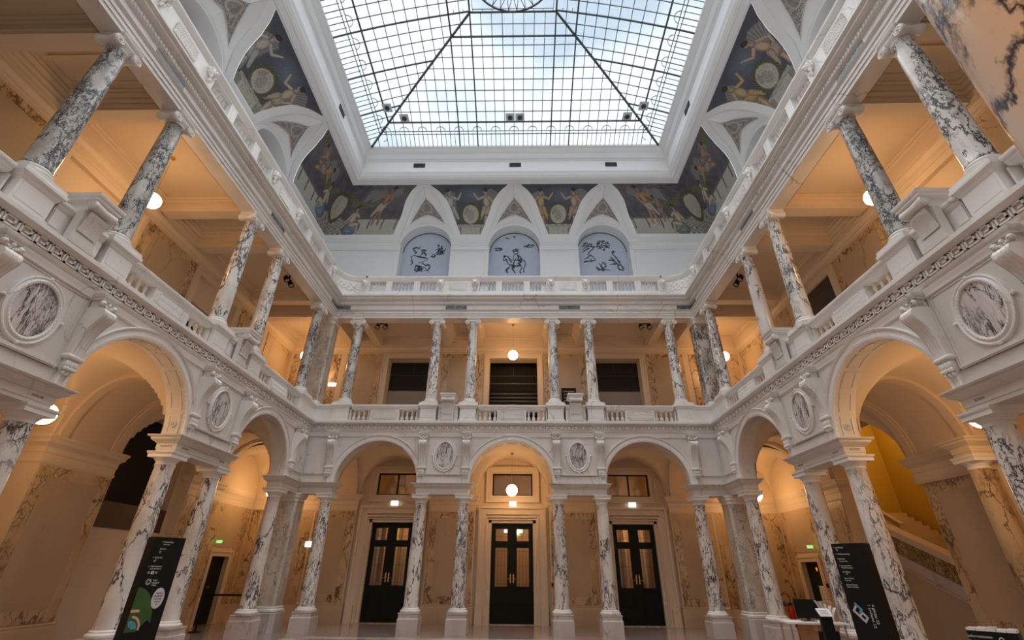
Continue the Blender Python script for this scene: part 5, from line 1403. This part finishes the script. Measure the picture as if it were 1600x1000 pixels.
if True:    # things on the right corner door
    t = empty('door_notice', at(RIGHT, -(RIGHT.L + TH + (GD - TH) / 2) + .1, GD + .12, .95), 'white paper notice on the dark door in the right far corner', 'notice')
    b = MB(); b.box(-.14, -.006, -.28, .14, 0, .28); b.build('sheet', M_WHITE, t, smooth=0)
    b = MB(); [b.box(-.10, -.009, .2 - .05 * k, .10 - .03 * (k % 3), -.006, .21 - .05 * k) for k in range(8)]; b.build('printed_lines', M_DGREY, t, smooth=0)
    t = empty('lit_number', at(RIGHT, -(RIGHT.L + TH + (GD - TH) / 2) + .1, GD + .11, 1.62), 'small red lit figure 9 behind the right far corner door', 'lit sign')
    letters(t, UP, '9', .16, M_REDLED, 'figure')

# ------------------------------------------------------------------ upper gallery: doors, panelling
def upper_doors(f):
    for i, (u, _) in zip((-1, 0, 1), f.bays):
        root = bpy.data.objects.new(f'door_{6 + (i + 1) + 3 * FRAMES.index(f)}', None); col.objects.link(root); root.matrix_world = at(f, u, GD, FZ); struct(root)
        b = MB()
        for (x, z, q, wd) in ((1.22, 3.80, .05, .05), (1.17, 3.75, .03, .17)):
            b.box(-x, -q, 0, -x + wd, 0, z); b.box(x - wd, -q, 0, x, 0, z); b.box(-x + wd, -q, z - wd, x - wd, 0, z)
        b.build('door_case', M_TRIMW, root, smooth=0)
        b = MB(); b.box(-1.02, .0, 0, -1.0, .5, 3.6); b.box(1.0, 0, 0, 1.02, .5, 3.6); b.box(-1.0, 0, 3.58, 1.0, .5, 3.6); b.build('reveal', M_STUC, root, smooth=0)
        v = .5
        if f.name == 'back' and i == 0:
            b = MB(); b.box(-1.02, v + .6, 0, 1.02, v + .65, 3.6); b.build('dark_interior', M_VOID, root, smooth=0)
            b = MB(); b.box(-1.0, v, 2.62, 1.0, v + .04, 2.66); b.box(-.01, v, 3.0, .01, v + .04, 3.58); b.box(-1.0, v, 2.98, 1.0, v + .04, 3.0)
            for k in range(6): b.box(-1.0, v + .45, 1.5 + .16 * k, 1.0, v + .47, 1.58 + .16 * k)
            b.build('cross_bars', M_DGREY, root, smooth=0)
        elif f.name == 'back':
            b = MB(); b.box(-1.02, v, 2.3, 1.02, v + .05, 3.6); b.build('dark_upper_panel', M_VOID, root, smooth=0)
            b = MB(); b.box(-1.0, v - .015, 2.98, 1.0, v, 3.0); b.box(-.008, v - .015, 3.0, .008, v, 3.5); b.box(-1.0, v - .03, 2.28, 1.0, v, 2.32); b.build('cross_bars', M_DGREY, root, smooth=0)
            b = MB(); b.box(-1.02, v - .02, 0, 1.02, v + .05, 2.3); b.build('lower_panel', M_ROOM, root, smooth=0)
        elif f.name == 'right' and i == -1:
            b = MB(); b.box(-1.02, .05, 0, 1.02, .1, 3.6); b.build('dark_board', M_DGREY, root, smooth=0)
        else:
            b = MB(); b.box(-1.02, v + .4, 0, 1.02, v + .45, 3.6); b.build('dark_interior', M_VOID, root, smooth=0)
            b = MB(); b.box(-1.0, .1, 2.75, 1.0, .4, 3.6); b.build('inner_lintel', M_STUC, root, smooth=0)
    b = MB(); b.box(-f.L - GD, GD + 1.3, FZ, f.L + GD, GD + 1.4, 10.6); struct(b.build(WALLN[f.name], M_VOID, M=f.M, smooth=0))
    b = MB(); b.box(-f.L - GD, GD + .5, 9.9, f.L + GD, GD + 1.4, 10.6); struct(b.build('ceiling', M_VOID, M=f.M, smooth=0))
    b1, b2 = MB(), MB()
    zs = [(f.a - .08 if f.a - .08 > 1.28 else 1.28, f.bc - 1.28), (f.bc + 1.28, f.L + TH)]
    for a0, a1 in zs:
        for s in (-1, 1): pier_face(b1, b2, min(s * a0, s * a1), max(s * a0, s * a1), GD, FZ + .35, 9.62, .26 if a1 - a0 > .9 else .2)
    for s in (-1, 1):
        a0, a1 = f.L + TH + .25, f.L + GD - .1; pier_face(b1, b2, min(s * a0, s * a1), max(s * a0, s * a1), GD, FZ + .35, 9.62, .35)
    struct(b1.build(WALLN[f.name], M_WVEIN, M=f.M, smooth=0)); struct(b2.build(WALLN[f.name], M_WPAN, M=f.M, smooth=0))
for f in FRAMES: upper_doors(f)

# ------------------------------------------------------------------ globe lamps
_b = MB(); _b.ball((0, 0, 0), .187, n=28, m=16); ME_GLB = _b.mesh('globe', M_GLOBE, 180)
def lamp(x, y, z, top, lab):
    t = empty('globe_lamp', T(x, y, z), lab, 'pendant lamp', 'hanging globe lamps')
    put('globe', ME_GLB, t)
    b = MB(); b.lathe([(.05, .18), (.06, .19), (.06, .215), (.03, .23), (.012, .25)], 16); b.build('fitting', M_BRASS, t)
    b = MB(); b.tube([(0, 0, .24), (0, 0, top - z - .03)], .006, 6); b.build('rod', M_BRASS, t)
    b = MB(); b.lathe([(.0, top - z - .06), (.045, top - z - .05), (.06, top - z - .01), (.06, top - z)], 16); b.build('ceiling_rose', M_BRASS, t)
vcs = W + (TH + GD - .13) / 2; vcb = D + (TH + GD - .13) / 2
for z, top, lv in ((3.97, 5.22, 'ground-floor'), (9.02, CZ, 'upper')):
    lamp(0, vcb, z, top, f'lit globe lamp hanging in the middle bay of the far {lv} gallery')
    for sx, wd in ((-1, 'left'), (1, 'right')):
        lamp(sx * vcs, YC - .03, z, top, f'lit globe lamp hanging in the middle of the {wd} {lv} gallery')
        lamp(sx * 8.3, 16.7, z - (.10 if z < 5 else 0), top - (.02 if z < 5 else 0), f'lit globe lamp in the {wd} far corner of the {lv} gallery')
for sx, wd in ((-1, 'left'), (1, 'right')):
    lamp(sx * 8.3, -.75, 3.87, 5.43, f'lit globe lamp in the {wd} near corner of the ground-floor gallery')
lamp(0, 2 * YC - vcb, 3.97, 5.43, 'lit globe lamp hanging in the middle of the near gallery above the camera')
# lobby lamps
for x, wd in ((-4.4, 'left'), (0.6, 'middle'), (4.6, 'right')):
    lamp(x, YO + 1.7, 3.3, 5.45, f'globe lamp glowing in the lobby behind the {wd} black door')

# ------------------------------------------------------------------ twin spotlights under the gallery ceiling
def spots(M, lab):
    t = empty('twin_spotlight', M, lab, 'spotlight', 'twin spotlights of the upper gallery')
    b = MB(); b.box(-.22, -.02, -.02, .22, .02, 0); b.box(-.02, -.02, 0, .02, .02, .30); b.build('bracket', M_BLACK, t, smooth=0)
    for s in (-1, 1):
        q = MB(); q.lathe([(.05, .10), (.075, .06), (.085, -.02), (.095, -.05), (.095, -.09), (.075, -.09), (.07, -.05)], 20); q.xf(T(s * .16, 0, -.12) @ Matrix.Rotation(math.radians(-35), 4, 'X'))
        o = q.build('lamp_head', M_BLACK, t)
        q = MB(); q.lathe([(0.001, -.075), (.074, -.07)], 20, cap=False); q.xf(T(s * .16, 0, -.12) @ Matrix.Rotation(math.radians(-35), 4, 'X')); q.build('lens', M_SPOTG, o)
    return t
spots(T(-5.17, 15.95, 10.08), 'black twin spotlight under the ceiling at the left of the far upper gallery')
spots(T(5.15, 15.95, 10.08), 'black twin spotlight under the ceiling at the right of the far upper gallery')
spots(T(-7.45, 12.75, 10.1) @ Matrix.Rotation(PI / 2, 4, 'Z'), 'black twin spotlight in the left upper gallery near the far corner')
spots(T(7.45, 12.75, 10.1) @ Matrix.Rotation(-PI / 2, 4, 'Z'), 'black twin spotlight in the right upper gallery near the far corner')

# upstairs signs
t = empty('info_board', T(2.22, 17.55, FZ), 'black upright information board with pale lettering behind the upper far balustrade', 'sign board')
b = MB(); b.box(-.29, -.03, 0, .29, .03, 2.15); b.build('board', M_BLACK, t, smooth=0)
for k, (x, s_) in enumerate(((0, 'Obergeschoss'), (0, 'Sammlungen'), (0, 'Ausstellung'), (0, 'Kaiser'), (0, 'Museum'))): letters(t, T(-.20, -.035, 1.98 - .13 * k) @ UP, s_, .075, M_WRIT, 'lettering', align='LEFT')
letters(t, T(-.27, -.035, 1.98) @ UP, '↑', .07, M_WRIT, 'lettering', align='LEFT')
for x, wd in ((-6.95, 'left'),):
    t = empty('exit_sign', T(x, 16.6, 7.78), 'small lit white sign hanging upstairs in the left far corner', 'exit sign', 'lit signs')
    b = MB(); b.box(-.15, -.02, -.07, .15, .02, .07); b.build('lit_panel', M_EXIT, t, smooth=0)
    b = MB(); b.tube([(0, 0, .07), (0, 0, CZ - 7.78)], .005, 6); b.build('hanger', M_CHROME, t)
t = empty('exit_sign', T(-7.1, 17.70, 2.30), 'small lit white sign low on the far wall left of the left corner pier', 'exit sign', 'lit signs')
b = MB(); b.box(-.11, -.02, -.09, .11, .02, .09); b.build('lit_panel', M_EXIT, t, smooth=0)
b = MB(); b.box(-.02, .02, -.02, .02, .15, .02); b.build('bracket', M_CHROME, t, smooth=0)
# small boxes on walls
t = empty('smoke_detector', T(-XO + .05, 14.6, 4.3), 'tiny black sensor box high on the left gallery wall', 'sensor'); b = MB(); b.box(-.05, -.10, -.04, .04, .10, .04); b.build('housing', M_BLACK, t, smooth=0); b = MB(); b.box(.04, -.03, -.02, .05, .03, .02); b.build('eye', M_SPOTG, t, smooth=0)
t = empty('door_buzzer', T(1.16 + .2, YO - .02 - .13, 1.15), 'small bronze bell plate on the wall right of the middle black door', 'bell plate'); b = MB(); b.box(-.05, -.02, -.07, .05, .02, .07); b.build('plate', M_BRASS, t, smooth=0); b = MB(); b.box(-.025, -.025, -.045, .025, -.02, .045); b.build('inset', M_BLACK, t, smooth=0)

# ------------------------------------------------------------------ left: dark room behind the far bay
f = LEFT
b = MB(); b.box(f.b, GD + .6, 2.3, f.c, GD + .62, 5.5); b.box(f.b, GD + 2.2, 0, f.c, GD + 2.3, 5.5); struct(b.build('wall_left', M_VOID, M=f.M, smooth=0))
b = MB(); b.box(f.b + .25, GD + .10, 2.38, f.c - .25, GD + .62, 2.43); b.box(f.b + .25, GD + .11, 2.43, f.c - .25, GD + .12, 2.95); struct(b.build('trim_12', plain('dark_brown_sill_board', (.06, .035, .02), .5), M=f.M, smooth=0))

# ------------------------------------------------------------------ right: ochre stair hall seen through the far bay
b = MB()
b.box(13.6, 8.5, 0, 13.8, 17.6, 9); b.box(XO + .6, 17.5, 0, 13.8, 17.7, 9); b.box(XO + 1.1, 8.6, 0, 13.8, 8.8, 9); b.box(XO + .5, 8.5, 7.4, 13.8, 17.6, 7.5)
struct(b.build('wall_right', M_YEL, smooth=0))
lamp(12.6, 11.0, 6.2, 7.4, 'globe lamp in the ochre stair hall on the right, nearer one')
lamp(12.6, 15.6, 6.2, 7.4, 'added globe lamp brightening the ochre stair hall on the right, farther one')  # extra unseen lamp, put in to brighten the stair hall
t = empty('staircase', T(XO + .75, 11.0, 0), 'marble staircase with a gold pierced balustrade behind the right far bay', 'staircase')
ys, ye, sl = -.6, 3.8, .43
def zl(y): return 1.36 + sl * y
def slab(b, x0, x1, y0, y1, lo, hi): b.prism([(y0, zl(y0) + lo), (y1, zl(y1) + lo), (y1, zl(y1) + hi), (y0, zl(y0) + hi)], 'x', x0, x1)
b = MB(); slab(b, -.10, .14, ys, ye, -.02, .10); slab(b, -.13, .17, ys, ye, .10, .16); b.build('handrail', M_TRIMW, t, smooth=0)
b = MB(); slab(b, -.02, .06, ys, ye, -.46, -.02); b.build('pierced_panel', M_BALGOLD, t, smooth=0)
b = MB(); slab(b, -.07, .11, ys, ye, -.72, -.46); slab(b, -.10, .14, ys, ye, -.78, -.72); b.build('string', M_PLINTH, t, smooth=0)
b = MB(); b.prism([(ys, 0), (ye, 0), (ye, zl(ye) - .78), (ys, zl(ys) - .78)], 'x', -.04, .08); b.build('flank_wall', M_WPAN, t, smooth=0)
b = MB()
for k in range(13): b.box(.14, ys + .33 * k, 0, 2.2, ye, .62 + .155 * k)
b.build('steps', M_PLINTH, t, smooth=0)
b = MB()      # upper flight rising the other way
for k in range(9): b.box(1.2, 4.1 + .25 * k, 0, 3.2, 6.3, 2.2 + .15 * k)
b.prism([(4.0, 2.75), (6.2, 4.1), (6.2, 4.25), (4.0, 2.9)], 'x', 1.25, 1.4); b.build('upper_flight', M_TRIMW, t, smooth=0)
for k in range(7):
    o = put('baluster', ME_BAL, t, T(1.33, 4.2 + .3 * k, 2.36 + .18 * k))
# warm-lit column standing before the right wall pier, its impost breaking forward
t = empty('marble_column', T(9.20, 9.36, 0), 'golden-lit column against the right gallery wall, under the near end of a wall cornice', 'column')
put('plinth', ME_PL, t); put('base', ME_BS, t); o = put('shaft', ME_SH.copy(), t); o.data.materials.clear(); o.data.materials.append(M_WVEIN); put('capital', ME_CP, t)
b = MB(); b.mold(sq(.22), [(d, z) for d, z in IMP]); b.build('impost_block', M_TRIMW, t)

# ------------------------------------------------------------------ information steles
def stele(name_side):
    s = -1 if name_side == 'left' else 1
    rot = math.radians(58 * s)
    x, y = (-5.28, 7.95) if s < 0 else (5.36, 7.95)
    M = T(x, y, 0) @ Matrix.Rotation(rot * -1, 4, 'Z')
    t = empty('information_stele', M, ('black upright stele with green poster and pale disc beside the left columns' if s < 0 else 'black upright stele with white lettering and a small emblem beside the right columns'), 'information stele', None)
    H_ = 1.99
    b = MB(); b.box(-.26, -.10, 0, .26, .12, H_); b.build('body', M_BLACK, t, smooth=0); t.scale = (.86, 1, 1)
    KX, KZ = .66, (.52 if s < 0 else .46)
    F = lambda x_, z_: T(-.235 + (x_ + .235) * KX, -.102, 1.97 - (1.97 - z_) * KZ) @ UP
    if s < 0:
        rows_ = [(-.07, 1.86, '↑ Kassen/Shop', .050), (-.02, 1.80, 'Tickets/Shop', .036), (-.07, 1.68, 'Toiletten', .044), (-.07, 1.59, '♀', .06), (-.17, 1.45, '← Garderobe', .044), (-.13, 1.36, '♂', .06), (-.20, 1.22, '← Café Restaurant', .044), (-.15, 1.16, 'Cook Café & Bistro', .036), (-.17, 1.05, '▣ ♿ ▤', .07)]
        for x_, z_, q, sz in rows_: letters(t, F(x_, z_), q, sz * .62, M_WRIT, 'lettering', align='LEFT')
        letters(t, F(.02, .86), 'WELT', .028, M_WRIT, 'lettering', align='LEFT'); letters(t, F(.02, .80), 'MUSEUM', .028, M_WRIT, 'lettering', align='LEFT'); letters(t, F(.02, .74), 'WIEN', .028, M_WRIT, 'lettering', align='LEFT')
        b = MB()
        for k in range(9):
            a = 2 * PI * k / 9; ex, ez = -.13, 1.385
            b.box(ex + .038 * math.cos(a) - .006, -.103, ez + .038 * math.sin(a) - .006, ex + .038 * math.cos(a) + .006, -.1005, ez + .038 * math.sin(a) + .006)
            b.box(ex + .024 * math.cos(a) - .005, -.103, ez + .024 * math.sin(a) - .005, ex + .024 * math.cos(a) + .005, -.1005, ez + .024 * math.sin(a) + .005)
        b.build('emblem', M_WRIT, t, smooth=0)
        b = MB(); pts = [(-.25, .76), (-.25, 1.32)] + [(-.25 + .36 * math.sin(k * .2), .76 + .56 * math.cos(k * .2)) for k in range(1, 8)] + [(.04, .90), (-.08, .76)]
        b.prism(pts, 'y', -.1025, -.1005); b.build('green_poster', M_GREEN, t, smooth=0)
        b = MB(); b.prism(ellipse(.10, 1.17, .095, .135), 'y', -.105, -.1028); b.build('poster_disc', M_LILAC, t, smooth=0)
        for k, (q, sz) in enumerate((('Azteken', .032), ('ab Oktober', .028), ('Sonderausstellung', .016), ('im Weltmuseum', .016), ('Wien', .016))): letters(t, T(.10, -.107, 1.225 - .034 * k) @ UP, q, sz, M_BLACK, 'lettering')
        b = MB(); n = 14; vs = [(-.20 + rr * math.cos(PI * .5 - k * PI * .55 / n), -.1045, .80 + rr * math.sin(PI * .5 - k * PI * .55 / n)) for k in range(n + 1) for rr in (.16, .13)]
        b.add(vs, [(2 * k, 2 * k + 1, 2 * k + 3, 2 * k + 2) for k in range(n)]); b.box(-.25, -.1045, 1.0, -.12, -.1028, 1.035); b.build('salmon_print', M_PEACH, t, smooth=0)
        b = MB(); vs = [(-.20 + rr * math.cos(PI * .62 - k * PI * .6 / n), -.1045, .79 + rr * math.sin(PI * .62 - k * PI * .6 / n)) for k in range(n + 1) for rr in (.11, .03)]; b.add(vs, [(2 * k, 2 * k + 1, 2 * k + 3, 2 * k + 2) for k in range(n)]); b.build('blue_print', M_BLUEP, t, smooth=0)
    else:
        rows_ = [(-.24, 1.88, '↑ Ausstellungen', .042), (-.17, 1.80, '▣', .05), (-.22, 1.68, '← Waffensammlung', .046), (-.22, 1.54, '↑ Korridor', .046), (-.17, 1.47, 'Saal der Welt', .038), (-.22, 1.34, '↑ Sammlung Alter', .044), (-.17, 1.28, 'Musikinstrumente', .042), (-.17, 1.16, '▣ Toiletten', .042), (-.10, 1.10, 'Lift', .038), (-.17, .98, 'Haus d. Gesch.', .042), (-.17, .92, 'Österreich', .036), (-.17, .80, 'Ephesos Museum', .042), (-.17, .74, 'Kunsthist. Sammlung', .036)]
        for x_, z_, q, sz in rows_: letters(t, F(x_, z_), q, sz * .62, M_WRIT, 'lettering', align='LEFT')
        R90 = Matrix.Rotation(-PI / 2, 4, 'Y')
        for k, q in enumerate(('1 archaeo 12', '4 global 23')): letters(t, T(.05 + .06 * k, -.102, 1.20) @ Matrix.Rotation(PI / 2, 4, 'Y') @ UP, q, .055, M_WRIT, 'lettering', align='LEFT')
        b = MB(); cx, cz = -.10, 1.07
        def rot_(p, a=-.75): return (cx + p[0] * math.cos(a) - p[1] * math.sin(a), cz + p[0] * math.sin(a) + p[1] * math.cos(a))
        for p in ([(-.11, -.05), (.11, -.05), (.11, -.02), (-.11, -.02)], [(-.11, -.05), (-.08, -.05), (-.08, .05), (-.11, .05)], [(.08, -.05), (.11, -.05), (.11, .05), (.08, .05)], [(-.01, -.05), (.02, -.05), (.02, .05), (-.01, .05)], [(-.01, .02), (.11, .02), (.11, .05), (-.01, .05)]): b.prism([rot_(q) for q in p], 'y', -.104, -.1005)
        b.build('emblem', M_LILAC, t, smooth=0)
        b = MB(); b.prism([rot_(q) for q in [(-.13, .05), (.0, .05), (.0, .08), (-.13, .08)]], 'y', -.104, -.1005); b.prism([rot_(q) for q in [(-.03, .0), (.0, .0), (.0, .06), (-.03, .06)]], 'y', -.1042, -.1005); b.build('emblem_blue_part', M_BLUEP, t, smooth=0)
stele('left'); stele('right')

# ------------------------------------------------------------------ right side furniture
# slim lectern with a white sheet
t = empty('sign_stand', T(5.47, 9.35, 0) @ Matrix.Rotation(-.25, 4, 'Z'), 'slim black sign stand with a sloping white sheet on top, beside the right stele', 'sign stand')
b = MB(); b.box(-.085, -.06, 0, .085, .06, .96); b.box(-.13, -.12, 0, .13, .12, .015); b.build('post', M_BLACK, t, smooth=0)
b = MB(); b.prism([(-.10, .94), (.10, 1.03), (.10, 1.05), (-.10, .96)], 'x', -.095, .095); b.build('sheet', M_WHITE, t, smooth=0)
b = MB(); [b.prism([(-.08 + .03 * k, .9705 + .0135 * k), (-.072 + .03 * k, .9741 + .0135 * k), (-.072 + .03 * k, .975 + .0135 * k), (-.08 + .03 * k, .972 + .0135 * k)], 'x', -.075, .075 - .02 * (k % 2)) for k in range(5)]; b.build('printed_lines', M_DGREY, t, smooth=0)
# brochure counter at the right edge
t = empty('brochure_counter', T(5.27, 5.90, 0) @ Matrix.Rotation(-.85, 4, 'Z'), 'black counter with white lettering at the bottom right, leaflets on top', 'counter')
b = MB(); b.box(-.20, -.10, 0, .20, .10, 1.07); b.build('body', M_BLACK, t, smooth=0)
letters(t, T(-.20, -.102, 1.01) @ UP, 'Informationen', .034, M_WRIT, 'lettering', align='LEFT'); letters(t, T(-.20, -.102, .965) @ UP, 'Saalplan/Maps', .034, M_WRIT, 'lettering', align='LEFT')
b = MB(); ering(b, .018, .022, [(-.004, -.103), (.004, -.103)], 16); b.xf(T(.06, 0, 1.0)); b.build('emblem', M_WRIT, t, smooth=0)
for k in range(5):
    o = empty('leaflet_stack', T(5.27, 5.90, 1.07) @ Matrix.Rotation(-.85, 4, 'Z') @ T(-.16 + .08 * k, -.01, 0), f'white leaflet pile on the black counter, {["first", "second", "third", "fourth", "fifth"][k]} from the left', 'leaflets', 'leaflets on the counter')
    b = MB(); b.box(-.036, -.09, 0, .036, .09, .022 + .006 * (k % 3)); b.build('paper', M_WHITE, o, smooth=0)
    b = MB(); b.box(-.034, -.08, .022 + .006 * (k % 3), .034, .02, .0235 + .006 * (k % 3)); b.build('cover_print', [M_PEACH, M_LILAC, M_BLUEP, M_SPKG, M_LILAC][k], o, smooth=0)
# white desk in the right gallery
DK_ = T(6.0, 10.85, 0) @ Matrix.Rotation(-.12, 4, 'Z')
t = empty('desk', DK_, 'white-topped desk with metal legs left of the farther right column pair', 'desk')
b = MB(); b.box(-.54, -.30, .72, .54, .30, .75); b.build('desk_top', M_WHITE, t, smooth=0)
for sx in (-1, 1):
    for sy in (-1, 1): b = MB(); b.tube([(sx * .50, sy * .26, 0), (sx * .48, sy * .25, .72)], .016, 8); b.build('leg', M_CHROME, t)
b = MB(); b.tube([(-.50, -.26, .2), (.50, .26, .2)], .01, 6); b.build('cross_brace', M_CHROME, t)
t = empty('monitor', DK_ @ T(-.02, .02, .75), 'black computer monitor seen from behind on the white desk', 'monitor')
b = MB(); b.box(-.21, -.02, .05, .21, .02, .37); b.build('screen', M_BLACK, t, smooth=0); b = MB(); b.box(-.03, -.0, 0, .03, .05, .2); b.box(-.12, -.08, 0, .12, .10, .012); b.build('stand', M_DGREY, t, smooth=0)
t = empty('paper_fan', DK_ @ T(.30, -.08, .75), 'curling white brochures standing in a holder on the desk', 'brochures')
for k in range(5):
    b = MB(); b.grid(lambda s, q, k=k: (-.07 + .035 * k + .05 * q * q * (k - 2), -.06 + .12 * s, .0 + .36 * q - .03 * k * q), 2, 8); b.build('sheet', M_WHITE, t)
t = empty('cardboard_box', DK_ @ T(.42, .15, .75) @ Matrix.Rotation(.3, 4, 'Z'), 'brown cardboard box on the right end of the desk', 'box')
b = MB(); b.box(-.10, -.12, 0, .10, .12, .33); b.build('carton', M_CARD, t, smooth=0); b = MB(); b.box(-.02, -.122, 0, .02, .122, .332); b.build('tape', M_WPAN, t, smooth=0)
t = empty('chair', T(5.85, 10.30, 0) @ Matrix.Rotation(.2, 4, 'Z'), 'black shell chair with thin steel legs in front of the white desk', 'chair')
b = MB(); b.grid(lambda s, q: ((2 * s - 1) * .22, -.20 + .42 * q, .45 + .02 * (2 * s - 1) ** 2), 8, 8); b.build('seat', M_BLACK, t)
b = MB(); b.grid(lambda s, q: ((2 * s - 1) * .22, -.20 - .03 * q + .04 * (2 * s - 1) ** 2, .46 + .20 * q), 8, 6); b.build('backrest', M_BLACK, t)
for sx in (-1, 1):
    for sy in (-1, 1): b = MB(); b.tube([(sx * .24, sy * .24, 0), (sx * .17, sy * .16, .45)], .011, 8); b.build('leg', M_CHROME, t)
# fire extinguisher in the far right corner
t = empty('fire_extinguisher', T(8.98, 17.55, .10), 'red fire extinguisher with a black hose against the far wall at right', 'fire extinguisher')
b = MB(); b.lathe([(.085, 0), (.095, .02), (.095, .42), (.08, .48), (.035, .52), (.03, .55)], 24); b.build('cylinder', M_RED, t)
b = MB(); b.box(-.02, -.03, .55, .02, .03, .60); b.box(-.06, -.015, .60, .08, .015, .62); b.build('valve', M_BLACK, t, smooth=0)
b = MB(); b.tube([(0, -.04, .58)] + [(-.14 + .14 * math.cos(a * .3), -.08, .72 + .17 * math.sin(a * .3)) for a in range(0, 20)] , .012, 8); b.build('hose', M_BLACK, t)
b = MB(); b.box(-.07, .02, -.10, .07, .24, 0); b.build('wall_stand', M_DGREY, t, smooth=0)
for x, y, z, q in ((8.3, 17.80, 1.25, 'small dark switch box with a blue light beside the right corner column'), (XO - .03, 15.95, 1.25, 'small black switch box on the wall right of the right corner door')):
    t = empty('switch_box', T(x, y, z), q, 'switch box'); b = MB(); b.box(-.04, -.03, -.05, .04, .03, .05); b.build('housing', M_BLACK, t, smooth=0); b = MB(); b.box(-.02, -.035, .0, .02, -.03, .02); b.build('indicator', M_BLUEP, t, smooth=0)
# belt barrier at the left
t = empty('belt_barrier', T(-8.60, 14.95, 0), 'black belt barrier post with a belt stretched right in the left gallery', 'barrier post')
b = MB(); b.lathe([(.17, 0), (.17, .02), (.05, .04), (.03, .05)], 24); b.build('foot', M_BLACK, t); b = MB(); b.tube([(0, 0, .04), (0, 0, .93)], .03, 12); b.build('post', M_BLACK, t); b = MB(); b.tube([(0, 0, .85), (0, 0, .95)], .04, 12); b.build('head', M_BLACK, t)
b = MB(); b.box(.03, -.01, .86, 1.55, .01, .91); b.build('belt', M_BLACK, t, smooth=0)
t = empty('belt_barrier', T(-7.05, 14.55, 0), 'black belt barrier post hidden behind the corner columns at the right end of the belt', 'barrier post')
b = MB(); b.lathe([(.17, 0), (.17, .02), (.05, .04), (.03, .05)], 24); b.build('foot', M_BLACK, t); b = MB(); b.tube([(0, 0, .04), (0, 0, .93)], .03, 12); b.build('post', M_BLACK, t)
